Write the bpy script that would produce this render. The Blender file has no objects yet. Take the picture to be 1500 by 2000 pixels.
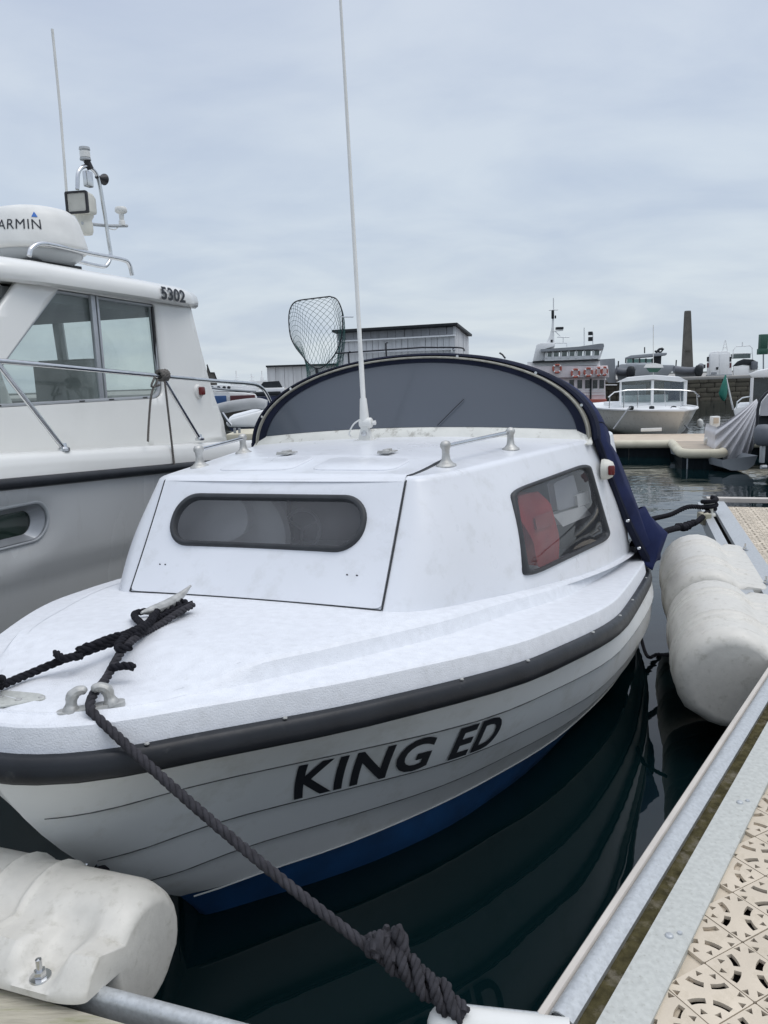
import bpy, bmesh, math, random
from mathutils import Vector, Matrix, noise as mnoise
from mathutils.geometry import delaunay_2d_cdt
random.seed(7)
PI = math.pi
SC = bpy.context.scene
COL = SC.collection

# ---------------------------------------------------------------- camera
PITCH, ROLL, CAMZ = math.radians(9.984), math.radians(1.81), 1.65
fw = Vector((0, math.cos(PITCH), -math.sin(PITCH)))
up0 = Vector((0, math.sin(PITCH), math.cos(PITCH)))
UPV = Vector((math.sin(ROLL), 0, 0)) + up0 * math.cos(ROLL)
RTV = Vector((math.cos(ROLL), 0, 0)) - up0 * math.sin(ROLL)
cd = bpy.data.cameras.new("camera")
cam = bpy.data.objects.new("camera", cd)
COL.objects.link(cam)
cam.matrix_world = Matrix(((RTV.x, UPV.x, -fw.x, 0), (RTV.y, UPV.y, -fw.y, 0), (RTV.z, UPV.z, -fw.z, CAMZ), (0, 0, 0, 1)))
cd.sensor_width = 36
cd.lens = 27
cd.clip_start = 0.02
cd.clip_end = 3000
SC.camera = cam

# ---------------------------------------------------------------- world
world = bpy.data.worlds.new("World")
SC.world = world
world.use_nodes = True
nt = world.node_tree
nt.nodes.clear()
N = nt.nodes.new
SUN_EL, SUN_AZ = math.radians(64), math.radians(105)
wo = N("ShaderNodeOutputWorld"); bg = N("ShaderNodeBackground")
sky = N("ShaderNodeTexSky"); sky.sky_type = 'NISHITA'; sky.sun_disc = False
sky.sun_elevation = SUN_EL; sky.sun_rotation = SUN_AZ
sky.air_density = 1.2; sky.dust_density = 2.5
tc = N("ShaderNodeTexCoord")
sep = N("ShaderNodeSeparateXYZ"); nt.links.new(tc.outputs["Generated"], sep.inputs[0])
# cloud coordinates: direction projected on a high plane, so the sheet of cloud flattens towards the horizon
zz = N("ShaderNodeMath"); zz.operation = 'ADD'; zz.inputs[1].default_value = 0.22
nt.links.new(sep.outputs["Z"], zz.inputs[0])
zm = N("ShaderNodeMath"); zm.operation = 'MAXIMUM'; zm.inputs[1].default_value = 0.1
nt.links.new(zz.outputs[0], zm.inputs[0])
dx_ = N("ShaderNodeMath"); dx_.operation = 'DIVIDE'; dy_ = N("ShaderNodeMath"); dy_.operation = 'DIVIDE'
nt.links.new(sep.outputs["X"], dx_.inputs[0]); nt.links.new(zm.outputs[0], dx_.inputs[1])
nt.links.new(sep.outputs["Y"], dy_.inputs[0]); nt.links.new(zm.outputs[0], dy_.inputs[1])
cmb = N("ShaderNodeCombineXYZ"); nt.links.new(dx_.outputs[0], cmb.inputs[0]); nt.links.new(dy_.outputs[0], cmb.inputs[1])
mp = N("ShaderNodeMapping"); mp.inputs["Scale"].default_value = (0.9, 1.15, 1); mp.inputs["Rotation"].default_value = (0, 0, 0.5)
nt.links.new(cmb.outputs[0], mp.inputs[0])
n1 = N("ShaderNodeTexNoise"); n1.inputs["Scale"].default_value = 1.7; n1.inputs["Detail"].default_value = 7; n1.inputs["Roughness"].default_value = 0.52
n1.inputs["Distortion"].default_value = 0.3
nt.links.new(mp.outputs[0], n1.inputs["Vector"])
r1 = N("ShaderNodeValToRGB")
r1.color_ramp.elements[0].position = 0.36; r1.color_ramp.elements[0].color = (0.50, 0.58, 0.725, 1)
r1.color_ramp.elements[1].position = 0.62; r1.color_ramp.elements[1].color = (0.615, 0.69, 0.80, 1)
nt.links.new(n1.outputs["Fac"], r1.inputs[0])
# paler towards the horizon, brighter towards the zenith as an overcast sky is
hz = N("ShaderNodeValToRGB")
e = hz.color_ramp.elements
e[0].position = 0.0; e[0].color = (1.13, 1.11, 1.02, 1)
e[1].position = 1.0; e[1].color = (2.3, 2.12, 1.95, 1)
a = e.new(0.22); a.color = (1.04, 1.04, 1.01, 1)
a = e.new(0.5); a.color = (1.02, 1.0, 1.0, 1)
nt.links.new(sep.outputs["Z"], hz.inputs[0])
mul = N("ShaderNodeMix"); mul.data_type = 'RGBA'; mul.blend_type = 'MULTIPLY'; mul.inputs[0].default_value = 1
nt.links.new(r1.outputs[0], mul.inputs[6]); nt.links.new(hz.outputs[0], mul.inputs[7])
sc10 = N("ShaderNodeVectorMath"); sc10.operation = 'SCALE'; sc10.inputs["Scale"].default_value = 10.0
nt.links.new(mul.outputs[2], sc10.inputs[0])
mixs = N("ShaderNodeMix"); mixs.data_type = 'RGBA'; mixs.inputs[0].default_value = 0.9
nt.links.new(sky.outputs[0], mixs.inputs[6]); nt.links.new(sc10.outputs[0], mixs.inputs[7])
nt.links.new(mixs.outputs[2], bg.inputs[0])
bg.inputs[1].default_value = 0.1
nt.links.new(bg.outputs[0], wo.inputs[0])

sd = bpy.data.lights.new("sun", 'SUN'); sd.energy = 0.95; sd.angle = math.radians(35); sd.color = (1, 0.97, 0.93)
sun = bpy.data.objects.new("sun", sd); COL.objects.link(sun)
sv = Vector((math.sin(SUN_AZ) * math.cos(SUN_EL), math.cos(SUN_AZ) * math.cos(SUN_EL), math.sin(SUN_EL)))
sun.rotation_euler = sv.to_track_quat('Z', 'Y').to_euler()
SC.view_settings.view_transform = 'Standard'
SC.view_settings.look = 'None'
SC.view_settings.exposure = 0.07
SC.view_settings.gamma = 1.0
SC.cycles.max_bounces = 8

# ---------------------------------------------------------------- materials
def mat(name, col, rough=0.5, metal=0.0, var=0.08, vscale=6.0, bump=0.0, bscale=60.0, dirt=None, dscale=3.0, damt=0.5, dthr=0.55,
        ior=1.5, coat=0.0, alpha=None, stretch=None, spec=None, rvar=0.12):
    m = bpy.data.materials.new(name); m.use_nodes = True
    t = m.node_tree; p = t.nodes["Principled BSDF"]
    p.inputs["Roughness"].default_value = rough; p.inputs["Metallic"].default_value = metal
    p.inputs["IOR"].default_value = ior; p.inputs["Coat Weight"].default_value = coat
    if spec is not None: p.inputs["Specular IOR Level"].default_value = spec
    c = t.nodes.new("ShaderNodeTexCoord"); src = c.outputs["Object"]
    if stretch:
        mpn = t.nodes.new("ShaderNodeMapping"); mpn.inputs["Scale"].default_value = stretch
        t.links.new(src, mpn.inputs[0]); src = mpn.outputs[0]
    n = t.nodes.new("ShaderNodeTexNoise"); n.inputs["Scale"].default_value = vscale; n.inputs["Detail"].default_value = 6
    t.links.new(src, n.inputs["Vector"])
    r = t.nodes.new("ShaderNodeValToRGB")
    r.color_ramp.elements[0].position = 0.3; r.color_ramp.elements[1].position = 0.7
    r.color_ramp.elements[0].color = tuple(v * (1 - var) for v in col) + (1,)
    r.color_ramp.elements[1].color = tuple(min(1, v * (1 + var)) for v in col) + (1,)
    t.links.new(n.outputs["Fac"], r.inputs[0]); out = r.outputs[0]
    if dirt:
        n2 = t.nodes.new("ShaderNodeTexNoise"); n2.inputs["Scale"].default_value = dscale; n2.inputs["Detail"].default_value = 9
        n2.inputs["Roughness"].default_value = 0.65
        t.links.new(src, n2.inputs["Vector"])
        r2 = t.nodes.new("ShaderNodeValToRGB"); r2.color_ramp.elements[0].position = dthr; r2.color_ramp.elements[1].position = min(1, dthr + 0.2)
        r2.color_ramp.elements[0].color = (0, 0, 0, 1); r2.color_ramp.elements[1].color = (damt, damt, damt, 1)
        t.links.new(n2.outputs["Fac"], r2.inputs[0])
        mx = t.nodes.new("ShaderNodeMix"); mx.data_type = 'RGBA'
        t.links.new(r2.outputs[0], mx.inputs[0]); t.links.new(out, mx.inputs[6]); mx.inputs[7].default_value = tuple(dirt) + (1,)
        out = mx.outputs[2]
    t.links.new(out, p.inputs["Base Color"])
    if rvar:
        mr = t.nodes.new("ShaderNodeMapRange"); mr.inputs["To Min"].default_value = max(0.02, rough - rvar); mr.inputs["To Max"].default_value = min(1, rough + rvar)
        n4 = t.nodes.new("ShaderNodeTexNoise"); n4.inputs["Scale"].default_value = vscale * 2.3; n4.inputs["Detail"].default_value = 5
        t.links.new(src, n4.inputs["Vector"]); t.links.new(n4.outputs["Fac"], mr.inputs[0]); t.links.new(mr.outputs[0], p.inputs["Roughness"])
    if bump:
        n3 = t.nodes.new("ShaderNodeTexNoise"); n3.inputs["Scale"].default_value = bscale; n3.inputs["Detail"].default_value = 4
        t.links.new(src, n3.inputs["Vector"])
        b = t.nodes.new("ShaderNodeBump"); b.inputs["Strength"].default_value = 1.0; b.inputs["Distance"].default_value = bump
        t.links.new(n3.outputs["Fac"], b.inputs["Height"]); t.links.new(b.outputs[0], p.inputs["Normal"])
    return m

def glassmat(name, tint, gloss=0.9, rough=0.02, body=0.0, bodycol=(0.3, 0.33, 0.34)):
    m = bpy.data.materials.new(name); m.use_nodes = True
    t = m.node_tree; t.nodes.clear()
    o = t.nodes.new("ShaderNodeOutputMaterial"); tr = t.nodes.new("ShaderNodeBsdfTransparent"); tr.inputs[0].default_value = tint + (1,)
    gl = t.nodes.new("ShaderNodeBsdfGlossy"); gl.inputs["Roughness"].default_value = rough; gl.inputs[0].default_value = (gloss,) * 3 + (1,)
    df = t.nodes.new("ShaderNodeBsdfDiffuse"); df.inputs[0].default_value = bodycol + (1,)
    nz = t.nodes.new("ShaderNodeTexNoise"); nz.inputs["Scale"].default_value = 5; nz.inputs["Detail"].default_value = 6
    c = t.nodes.new("ShaderNodeTexCoord"); t.links.new(c.outputs["Object"], nz.inputs["Vector"])
    mr = t.nodes.new("ShaderNodeMapRange"); mr.inputs[1].default_value = 0.35; mr.inputs[2].default_value = 0.7
    mr.inputs[3].default_value = body * 0.6; mr.inputs[4].default_value = body * 1.4
    t.links.new(nz.outputs["Fac"], mr.inputs[0])
    m0 = t.nodes.new("ShaderNodeMixShader"); t.links.new(mr.outputs[0], m0.inputs[0])
    t.links.new(tr.outputs[0], m0.inputs[1]); t.links.new(df.outputs[0], m0.inputs[2])
    ge = t.nodes.new("ShaderNodeNewGeometry"); dt = t.nodes.new("ShaderNodeVectorMath"); dt.operation = 'DOT_PRODUCT'
    t.links.new(ge.outputs["Normal"], dt.inputs[0]); t.links.new(ge.outputs["Incoming"], dt.inputs[1])
    def mth(op, a, b=None):
        n_ = t.nodes.new("ShaderNodeMath"); n_.operation = op
        for i_, v_ in enumerate((a, b)):
            if v_ is None: continue
            if isinstance(v_, (int, float)): n_.inputs[i_].default_value = v_
            else: t.links.new(v_, n_.inputs[i_])
        return n_.outputs[0]
    sch = mth('ADD', mth('MULTIPLY', mth('POWER', mth('SUBTRACT', 1.0, mth('ABSOLUTE', dt.outputs["Value"])), 5.0), 0.95), 0.05)
    mx = t.nodes.new("ShaderNodeMixShader"); t.links.new(sch, mx.inputs[0]); t.links.new(m0.outputs[0], mx.inputs[1]); t.links.new(gl.outputs[0], mx.inputs[2])
    t.links.new(mx.outputs[0], o.inputs[0])
    return m

M = {}
M['gel'] = mat('gelcoat_white', (0.72, 0.74, 0.775), 0.3, var=0.03, vscale=2.5, bump=0.00012, bscale=500, dirt=(0.42, 0.42, 0.39), dscale=11, damt=0.28, dthr=0.52, coat=0.1, rvar=0.08)
M['nonskid'] = mat('deck_white', (0.72, 0.74, 0.775), 0.45, var=0.05, vscale=30, bump=0.0014, bscale=260, dirt=(0.42, 0.42, 0.39), dscale=40, damt=0.25, dthr=0.56)
M['hullside'] = mat('hull_paint', (0.76, 0.775, 0.765), 0.35, var=0.05, vscale=3, dirt=(0.40, 0.38, 0.30), dscale=6, damt=0.4, dthr=0.52, bump=0.0003, bscale=50)
M['blue'] = mat('antifoul_blue', (0.004, 0.044, 0.130), 0.6, var=0.25, vscale=8, bump=0.0006, bscale=90)
M['rubber'] = mat('rubber_black', (0.015, 0.017, 0.021), 0.42, var=0.25, vscale=10, bump=0.0004, bscale=120, dirt=(0.12, 0.12, 0.12), dscale=22, damt=0.4, dthr=0.62, spec=0.35)
M['seal_and_gap_shade'] = mat('seal_and_gap_shade_black', (0.035, 0.038, 0.042), 0.5, var=0.2, vscale=14, spec=0.35)
M['alu'] = mat('cast_aluminium', (0.48, 0.48, 0.46), 0.5, 0.55, var=0.2, vscale=30, bump=0.0006, bscale=140, dirt=(0.3, 0.29, 0.25), dscale=25, damt=0.7)
M['steel'] = mat('stainless_steel', (0.62, 0.63, 0.64), 0.16, 1.0, var=0.08, vscale=20)
M['galv'] = mat('galvanised_steel', (0.47, 0.49, 0.50), 0.45, 0.35, var=0.12, vscale=95, bump=0.0004, bscale=240, dirt=(0.25, 0.25, 0.22), dscale=130, damt=0.5, dthr=0.56)
M['plate'] = mat('worn_alloy_plate', (0.47, 0.48, 0.45), 0.6, 0.1, var=0.10, vscale=80, bump=0.0006, bscale=260, dirt=(0.20, 0.19, 0.15), dscale=90, damt=0.55, dthr=0.56)
M['plasticw'] = mat('white_plastic', (0.72, 0.72, 0.69), 0.4, var=0.05, vscale=10)
M['yplastic'] = mat('aged_plastic', (0.64, 0.63, 0.56), 0.45, var=0.08, vscale=14, dirt=(0.3, 0.28, 0.2), dscale=18, damt=0.5, dthr=0.58)
M['coaming'] = mat('weathered_coaming', (0.68, 0.68, 0.63), 0.45, var=0.08, vscale=9, bump=0.0005, bscale=60, dirt=(0.15, 0.13, 0.09), dscale=15, damt=0.95, dthr=0.54)
M['rope'] = mat('black_rope', (0.014, 0.014, 0.018), 0.85, var=0.35, vscale=60, bump=0.001, bscale=700, spec=0.15)
M['ropeg'] = mat('faded_black_rope', (0.042, 0.041, 0.047), 0.9, var=0.3, vscale=60, bump=0.001, bscale=700, spec=0.2)
M['ropew'] = mat('grey_rope', (0.13, 0.12, 0.11), 0.9, var=0.3, vscale=80, bump=0.001, bscale=500)
M['navy'] = mat('navy_canvas', (0.014, 0.021, 0.070), 0.8, var=0.25, vscale=9, bump=0.0006, bscale=500, spec=0.2)
M['navytop'] = mat('dark_canvas', (0.012, 0.015, 0.03), 0.8, var=0.25, vscale=9, bump=0.0006, bscale=500, spec=0.15)
M['vinyl'] = mat('tinted_vinyl', (0.085, 0.098, 0.118), 0.16, var=0.06, vscale=1.2, bump=0.0012, bscale=2.5, rvar=0.03)
M['fender'] = mat('moulded_white_polyethylene', (0.62, 0.60, 0.545), 0.42, var=0.04, vscale=40, bump=0.0005, bscale=110, dirt=(0.25, 0.235, 0.17), dscale=30, damt=0.42, dthr=0.54)
M['tile'] = mat('beige_deck_tile', (0.61, 0.53, 0.42), 0.6, var=0.10, vscale=9, bump=0.0006, bscale=220, dirt=(0.36, 0.31, 0.22), dscale=20, damt=0.45, dthr=0.52, spec=0.3)
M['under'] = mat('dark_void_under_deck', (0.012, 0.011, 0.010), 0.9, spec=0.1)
M['moss'] = mat('mossy_channel', (0.10, 0.088, 0.042), 0.95, var=0.4, vscale=40, bump=0.004, bscale=120, dirt=(0.33, 0.30, 0.24), dscale=22, damt=0.8, dthr=0.52, spec=0.2)
M['wood'] = mat('weathered_timber', (0.42, 0.39, 0.31), 0.8, var=0.2, vscale=12, bump=0.002, bscale=30, dirt=(0.16, 0.17, 0.07), dscale=6, damt=0.8, dthr=0.5, stretch=(1, 7, 7))
M['beige'] = mat('beige_edge_plastic', (0.55, 0.51, 0.46), 0.55, var=0.08, vscale=12)
M['cream'] = mat('cream_gelcoat', (0.76, 0.76, 0.73), 0.2, var=0.03, vscale=2, coat=0.35, dirt=(0.5, 0.5, 0.45), dscale=3, damt=0.15, rvar=0.08)
M['hullshade'] = mat('shaded_white_hull', (0.56, 0.57, 0.565), 0.25, var=0.04, vscale=2, coat=0.2, dirt=(0.36, 0.35, 0.31), dscale=5, damt=0.35, stretch=(1, 1, .3))  # white hull greyed: shade on its down-facing side is put into the colour
M['greyband'] = mat('grey_gelcoat', (0.42, 0.44, 0.45), 0.3, var=0.04, vscale=2, coat=0.3)
M['aluframe'] = mat('window_aluminium', (0.44, 0.46, 0.48), 0.45, 0.5, var=0.06, vscale=10)
M['darkgum'] = mat('window_gasket', (0.02, 0.02, 0.022), 0.5)
M['interior'] = mat('cabin_lining', (0.42, 0.43, 0.42), 0.8)
M['teal'] = mat('dark_teal_trim', (0.02, 0.05, 0.045), 0.4)
M['black'] = mat('black_print', (0.012, 0.014, 0.02), 0.45, var=0.1)
M['logo_blue'] = mat('blue_print', (0.02, 0.14, 0.48), 0.4)
M['redlens'] = mat('red_lens', (0.13, 0.012, 0.012), 0.12, var=0.05)
M['redthing'] = mat('red_fabric', (0.36, 0.030, 0.030), 0.7, var=0.2)
M['white_cloth'] = mat('pale_fabric', (0.6, 0.6, 0.58), 0.8)
M['chrome'] = mat('bright_reflector', (0.8, 0.8, 0.8), 0.08, 1.0)
M['glass'] = glassmat('clear_window', (0.80, 0.85, 0.85), body=0.10)
M['glassg'] = glassmat('green_tint_window', (0.66, 0.74, 0.71), body=0.22, bodycol=(0.42, 0.47, 0.45))
M['glassd'] = glassmat('smoked_window', (0.80, 0.81, 0.83), body=0.14, bodycol=(0.27, 0.28, 0.30))
M['lamp_glass'] = glassmat('lamp_glass', (0.9, 0.9, 0.9))

def vary(m, amt):
    t = m.node_tree; p = t.nodes["Principled BSDF"]; l = p.inputs["Base Color"].links[0]; src = l.from_socket
    oi = t.nodes.new("ShaderNodeObjectInfo"); mr = t.nodes.new("ShaderNodeMapRange"); mr.inputs[3].default_value = 1 - amt; mr.inputs[4].default_value = 1 + amt * .5
    t.links.new(oi.outputs["Random"], mr.inputs[0]); hs_ = t.nodes.new("ShaderNodeHueSaturation"); t.links.new(mr.outputs[0], hs_.inputs["Value"]); t.links.new(src, hs_.inputs["Color"]); t.links.new(hs_.outputs[0], p.inputs["Base Color"])
vary(M['tile'], .10)
# ---------------------------------------------------------------- helpers
def link(name, me, m=None, parent=None, loc=None):
    o = bpy.data.objects.new(name, me); COL.objects.link(o)
    if m is not None and me is not None and hasattr(me, "materials") and len(me.materials) == 0: me.materials.append(m)
    if parent: o.parent = parent
    if loc is not None: o.location = loc
    return o
def tag(o, label=None, cat=None, group=None, kind=None):
    if label: o['label'] = label
    if cat: o['category'] = cat
    if group: o['group'] = group
    if kind: o['kind'] = kind
    return o
def empty(name, label, cat, mw=None, loc=None, group=None):
    o = bpy.data.objects.new(name, None); COL.objects.link(o); o.empty_display_size = 0.2
    if mw is not None: o.matrix_world = mw
    if loc is not None: o.location = loc
    return tag(o, label, cat, group)
def smoothpath(pts, n=8):
    pts = [Vector(p) for p in pts]; out = []
    P = [pts[0] * 2 - pts[1]] + pts + [pts[-1] * 2 - pts[-2]]
    for i in range(1, len(P) - 2):
        for k in range(n):
            t = k / n; a, b, c, d = P[i - 1], P[i], P[i + 1], P[i + 2]
            out.append(0.5 * ((2 * b) + (c - a) * t + (2 * a - 5 * b + 4 * c - d) * t * t + (3 * b - a - 3 * c + d) * t ** 3))
    out.append(pts[-1]); return out
def frames(path):
    n = len(path); T = []
    for i in range(n):
        d = path[min(i + 1, n - 1)] - path[max(i - 1, 0)]; T.append(d.normalized() if d.length > 1e-9 else Vector((0, 0, 1)))
    u = T[0].orthogonal().normalized(); fr = []
    for i in range(n):
        u = (u - T[i] * u.dot(T[i]));
        u = u.normalized() if u.length > 1e-6 else T[i].orthogonal().normalized()
        fr.append((T[i], u, T[i].cross(u)))
    return fr
class MB:
    def __init__(s): s.v = []; s.f = []
    def add(s, vs, fs):
        b = len(s.v); s.v += [tuple(x) for x in vs]; s.f += [tuple(i + b for i in f) for f in fs]
    def box(s, c, d, rot=None):
        c = Vector(c); h = Vector(d) * 0.5; vs = []
        for x in (-1, 1):
            for y in (-1, 1):
                for z in (-1, 1):
                    q = Vector((x * h.x, y * h.y, z * h.z)); vs.append(c + (rot @ q if rot else q))
        s.add(vs, [(0, 1, 3, 2), (4, 6, 7, 5), (0, 4, 5, 1), (2, 3, 7, 6), (0, 2, 6, 4), (1, 5, 7, 3)]); return s
    def tube(s, path, r, n=8, cap=True, closed=False):
        path = [Vector(p) for p in path]; fr = frames(path); vs = []
        for i, p in enumerate(path):
            rr = r[i] if isinstance(r, (list, tuple)) else r
            T, u, w = fr[i]
            for k in range(n):
                a = 2 * PI * k / n; vs.append(p + u * (rr * math.cos(a)) + w * (rr * math.sin(a)))
        fs = []; L = len(path)
        for i in range(L - 1 if not closed else L):
            j = (i + 1) % L
            for k in range(n): fs.append((i * n + k, i * n + (k + 1) % n, j * n + (k + 1) % n, j * n + k))
        if cap and not closed:
            fs.append(tuple(range(n))[::-1]); fs.append(tuple((L - 1) * n + k for k in range(n)))
        s.add(vs, fs); return s
    def grid(s, rows, closed=False, cap=False):
        n = len(rows[0]); vs = [p for r in rows for p in r]; fs = []
        for i in range(len(rows) - 1):
            for k in range(n if closed else n - 1):
                fs.append((i * n + k, i * n + (k + 1) % n, (i + 1) * n + (k + 1) % n, (i + 1) * n + k))
        if cap: fs.append(tuple(range(n))[::-1]); fs.append(tuple((len(rows) - 1) * n + k for k in range(n)))
        s.add(vs, fs); return s
    def lathe(s, prof, c=(0, 0, 0), n=24, axis='Z', cap=True):
        rows = []; c = Vector(c)
        for r, z in prof:
            row = []
            for k in range(n):
                a = 2 * PI * k / n; x, y = r * math.cos(a), r * math.sin(a)
                q = {'Z': (x, y, z), 'Y': (x, z, y), 'X': (z, x, y)}[axis]; row.append(c + Vector(q))
            rows.append(row)
        return s.grid(rows, True, cap)
    def prism(s, poly, h0, h1, tr=lambda x, y, z: (x, y, z)):
        n = len(poly); vs = [tr(x, y, h0) for x, y in poly] + [tr(x, y, h1) for x, y in poly]
        fs = [tuple(range(n))[::-1], tuple(range(n, 2 * n))] + [(i, (i + 1) % n, n + (i + 1) % n, n + i) for i in range(n)]
        s.add(vs, fs); return s
    def mesh(s, name, smooth=40, bevel=0):
        me = bpy.data.meshes.new(name); me.from_pydata([tuple(v) for v in s.v], [], s.f)
        bm = bmesh.new(); bm.from_mesh(me)
        if bevel:
            es = [e for e in bm.edges if len(e.link_faces) == 2 and e.calc_face_angle(0) > 0.6]
            bmesh.ops.bevel(bm, geom=es, offset=bevel, segments=2, affect='EDGES', profile=0.5, clamp_overlap=True)
        bmesh.ops.recalc_face_normals(bm, faces=bm.faces)
        if smooth:
            lim = math.radians(smooth)
            for f in bm.faces: f.smooth = True
            for e in bm.edges:
                if len(e.link_faces) == 2 and e.calc_face_angle(0) > lim: e.smooth = False
        bm.to_mesh(me); bm.free(); return me
    def build(s, name, m, parent=None, smooth=40, bevel=0, loc=None):
        return link(name, s.mesh(name, smooth, bevel), m, parent, loc)

def rrect(x0, y0, x1, y1, r, n=6):
    out = []
    for cx, cy, a0 in ((x1 - r, y1 - r, 0), (x0 + r, y1 - r, 90), (x0 + r, y0 + r, 180), (x1 - r, y0 + r, 270)):
        for k in range(n + 1):
            a = math.radians(a0 + 90 * k / n); out.append((cx + r * math.cos(a), cy + r * math.sin(a)))
    return out
def roundpoly(pts, r, n=5):
    out = []; L = len(pts)
    for i in range(L):
        p = Vector(pts[i]); a = Vector(pts[i - 1]); b = Vector(pts[(i + 1) % L])
        ri = r[i] if isinstance(r, (list, tuple)) else r
        da = (a - p).normalized(); db = (b - p).normalized()
        ra = min(ri, (a - p).length * 0.48, (b - p).length * 0.48)
        q0 = p + da * ra; q1 = p + db * ra
        for k in range(n + 1):
            t = k / n; out.append(tuple(q0 * (1 - t) ** 2 + p * 2 * t * (1 - t) + q1 * t * t))
    return out
def inside(poly, x, y):
    c = False; j = len(poly) - 1
    for i in range(len(poly)):
        xi, yi = poly[i]; xj, yj = poly[j]
        if (yi > y) != (yj > y) and x < (xj - xi) * (y - yi) / (yj - yi) + xi: c = not c
        j = i
    return c
def sheet(outer, holes, nx, ny, fn):
    """triangulated surface over outer minus holes in parameter space, mapped by fn(x,y)->3D"""
    vs = []; es = []
    for L in [outer] + holes:
        b = len(vs); vs += [Vector(p) for p in L]; es += [(b + i, b + (i + 1) % len(L)) for i in range(len(L))]
    xs = [p[0] for p in outer]; ys = [p[1] for p in outer]
    x0, x1, y0, y1 = min(xs), max(xs), min(ys), max(ys)
    for i in range(nx + 1):
        for j in range(ny + 1):
            x = x0 + (x1 - x0) * i / nx; y = y0 + (y1 - y0) * j / ny
            if inside(outer, x, y) and not any(inside(h, x, y) for h in holes): vs.append(Vector((x, y)))
    V, E_, F_, *_ = delaunay_2d_cdt(vs, es, [], 0, 1e-5)
    fs = []
    for f in F_:
        cx = sum(V[i].x for i in f) / len(f); cy = sum(V[i].y for i in f) / len(f)
        if inside(outer, cx, cy) and not any(inside(h, cx, cy) for h in holes): fs.append(tuple(f))
    mb = MB(); mb.add([fn(p.x, p.y) for p in V], fs); return mb
def textmesh(txt, size=1.0, offset=0.0, shear=0.0, spacing=1.0, extr=0.0):
    cu = bpy.data.curves.new("t", 'FONT'); cu.body = txt; cu.size = size; cu.offset = offset; cu.shear = shear
    cu.space_character = spacing; cu.extrude = extr; cu.align_x = 'LEFT'; cu.resolution_u = 4
    o = bpy.data.objects.new("t", cu); COL.objects.link(o)
    bpy.context.view_layer.update()
    dg = bpy.context.evaluated_depsgraph_get()
    me = bpy.data.meshes.new_from_object(o.evaluated_get(dg))
    bpy.data.objects.remove(o); return me
def finetext(txt, maxlen, *a, **k):
    me = textmesh(txt, *a, **k); bm = bmesh.new(); bm.from_mesh(me)
    bmesh.ops.remove_doubles(bm, verts=bm.verts, dist=1e-5)
    bmesh.ops.triangulate(bm, faces=bm.faces)
    for _ in range(7):
        es = [e for e in bm.edges if e.calc_length() > maxlen]
        if not es: break
        bmesh.ops.subdivide_edges(bm, edges=es, cuts=1); bmesh.ops.triangulate(bm, faces=[f for f in bm.faces if len(f.verts) > 3])
    bm.to_mesh(me); bm.free(); return me
def rope(path, R, pitch, m, name, parent=None, step=None, strands=3, n=7, fuzz=0.0):
    path = [Vector(p) for p in path]
    # resample
    d = [0]
    for i in range(1, len(path)): d.append(d[-1] + (path[i] - path[i - 1]).length)
    step = step or pitch / 10; K = max(4, int(d[-1] / step)); q = []; j = 0
    for i in range(K + 1):
        x = d[-1] * i / K
        while j < len(d) - 2 and d[j + 1] < x: j += 1
        t = (x - d[j]) / max(1e-9, d[j + 1] - d[j]); q.append(path[j].lerp(path[j + 1], t))
    fr = frames(q); mb = MB()
    for s_ in range(strands):
        pp = []
        for i, p in enumerate(q):
            a = 2 * PI * (d[-1] * i / K) / pitch + 2 * PI * s_ / strands
            T, u, w = fr[i]; off = R * 0.52 * (1 + fuzz * mnoise.noise(p * 90 + Vector((s_, 0, 0))))
            pp.append(p + u * off * math.cos(a) + w * off * math.sin(a))
        mb.tube(pp, R * 0.56, n)
    if name is None: return mb
    return mb.build(name, m, parent, 60)
def fp(px, py, D):
    """world point seen at a picture position (1500x2000) on the vertical plane y = D"""
    d = fw + RTV * ((px - 750) / 1500) - UPV * ((py - 1000) / 1500)
    return Vector((0, 0, CAMZ)) + d * (D / d.y)
def fz(px, py, z):
    d = fw + RTV * ((px - 750) / 1500) - UPV * ((py - 1000) / 1500)
    return Vector((0, 0, CAMZ)) + d * ((z - CAMZ) / d.z)
def sstep(x, a, b):
    t = max(0, min(1, (x - a) / (b - a))); return t * t * (3 - 2 * t)
def tab(T, x):
    """monotone-ish cubic through a table"""
    if x <= T[0][0]: return T[0][1]
    if x >= T[-1][0]: return T[-1][1]
    for i in range(len(T) - 1):
        if x <= T[i + 1][0]: break
    x0, y0 = T[i]; x1, y1 = T[i + 1]; h = x1 - x0; dl = (y1 - y0) / h
    def sl(k):
        if k == 0: return (T[1][1] - T[0][1]) / (T[1][0] - T[0][0])
        if k == len(T) - 1: return (T[-1][1] - T[-2][1]) / (T[-1][0] - T[-2][0])
        a = (T[k][1] - T[k - 1][1]) / (T[k][0] - T[k - 1][0]); b = (T[k + 1][1] - T[k][1]) / (T[k + 1][0] - T[k][0])
        return 0 if a * b <= 0 else 2 * a * b / (a + b)
    m0, m1 = sl(i), sl(i + 1); t = (x - x0) / h
    return (2 * t ** 3 - 3 * t * t + 1) * y0 + (t ** 3 - 2 * t * t + t) * h * m0 + (-2 * t ** 3 + 3 * t * t) * y1 + (t ** 3 - t * t) * h * m1

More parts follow.
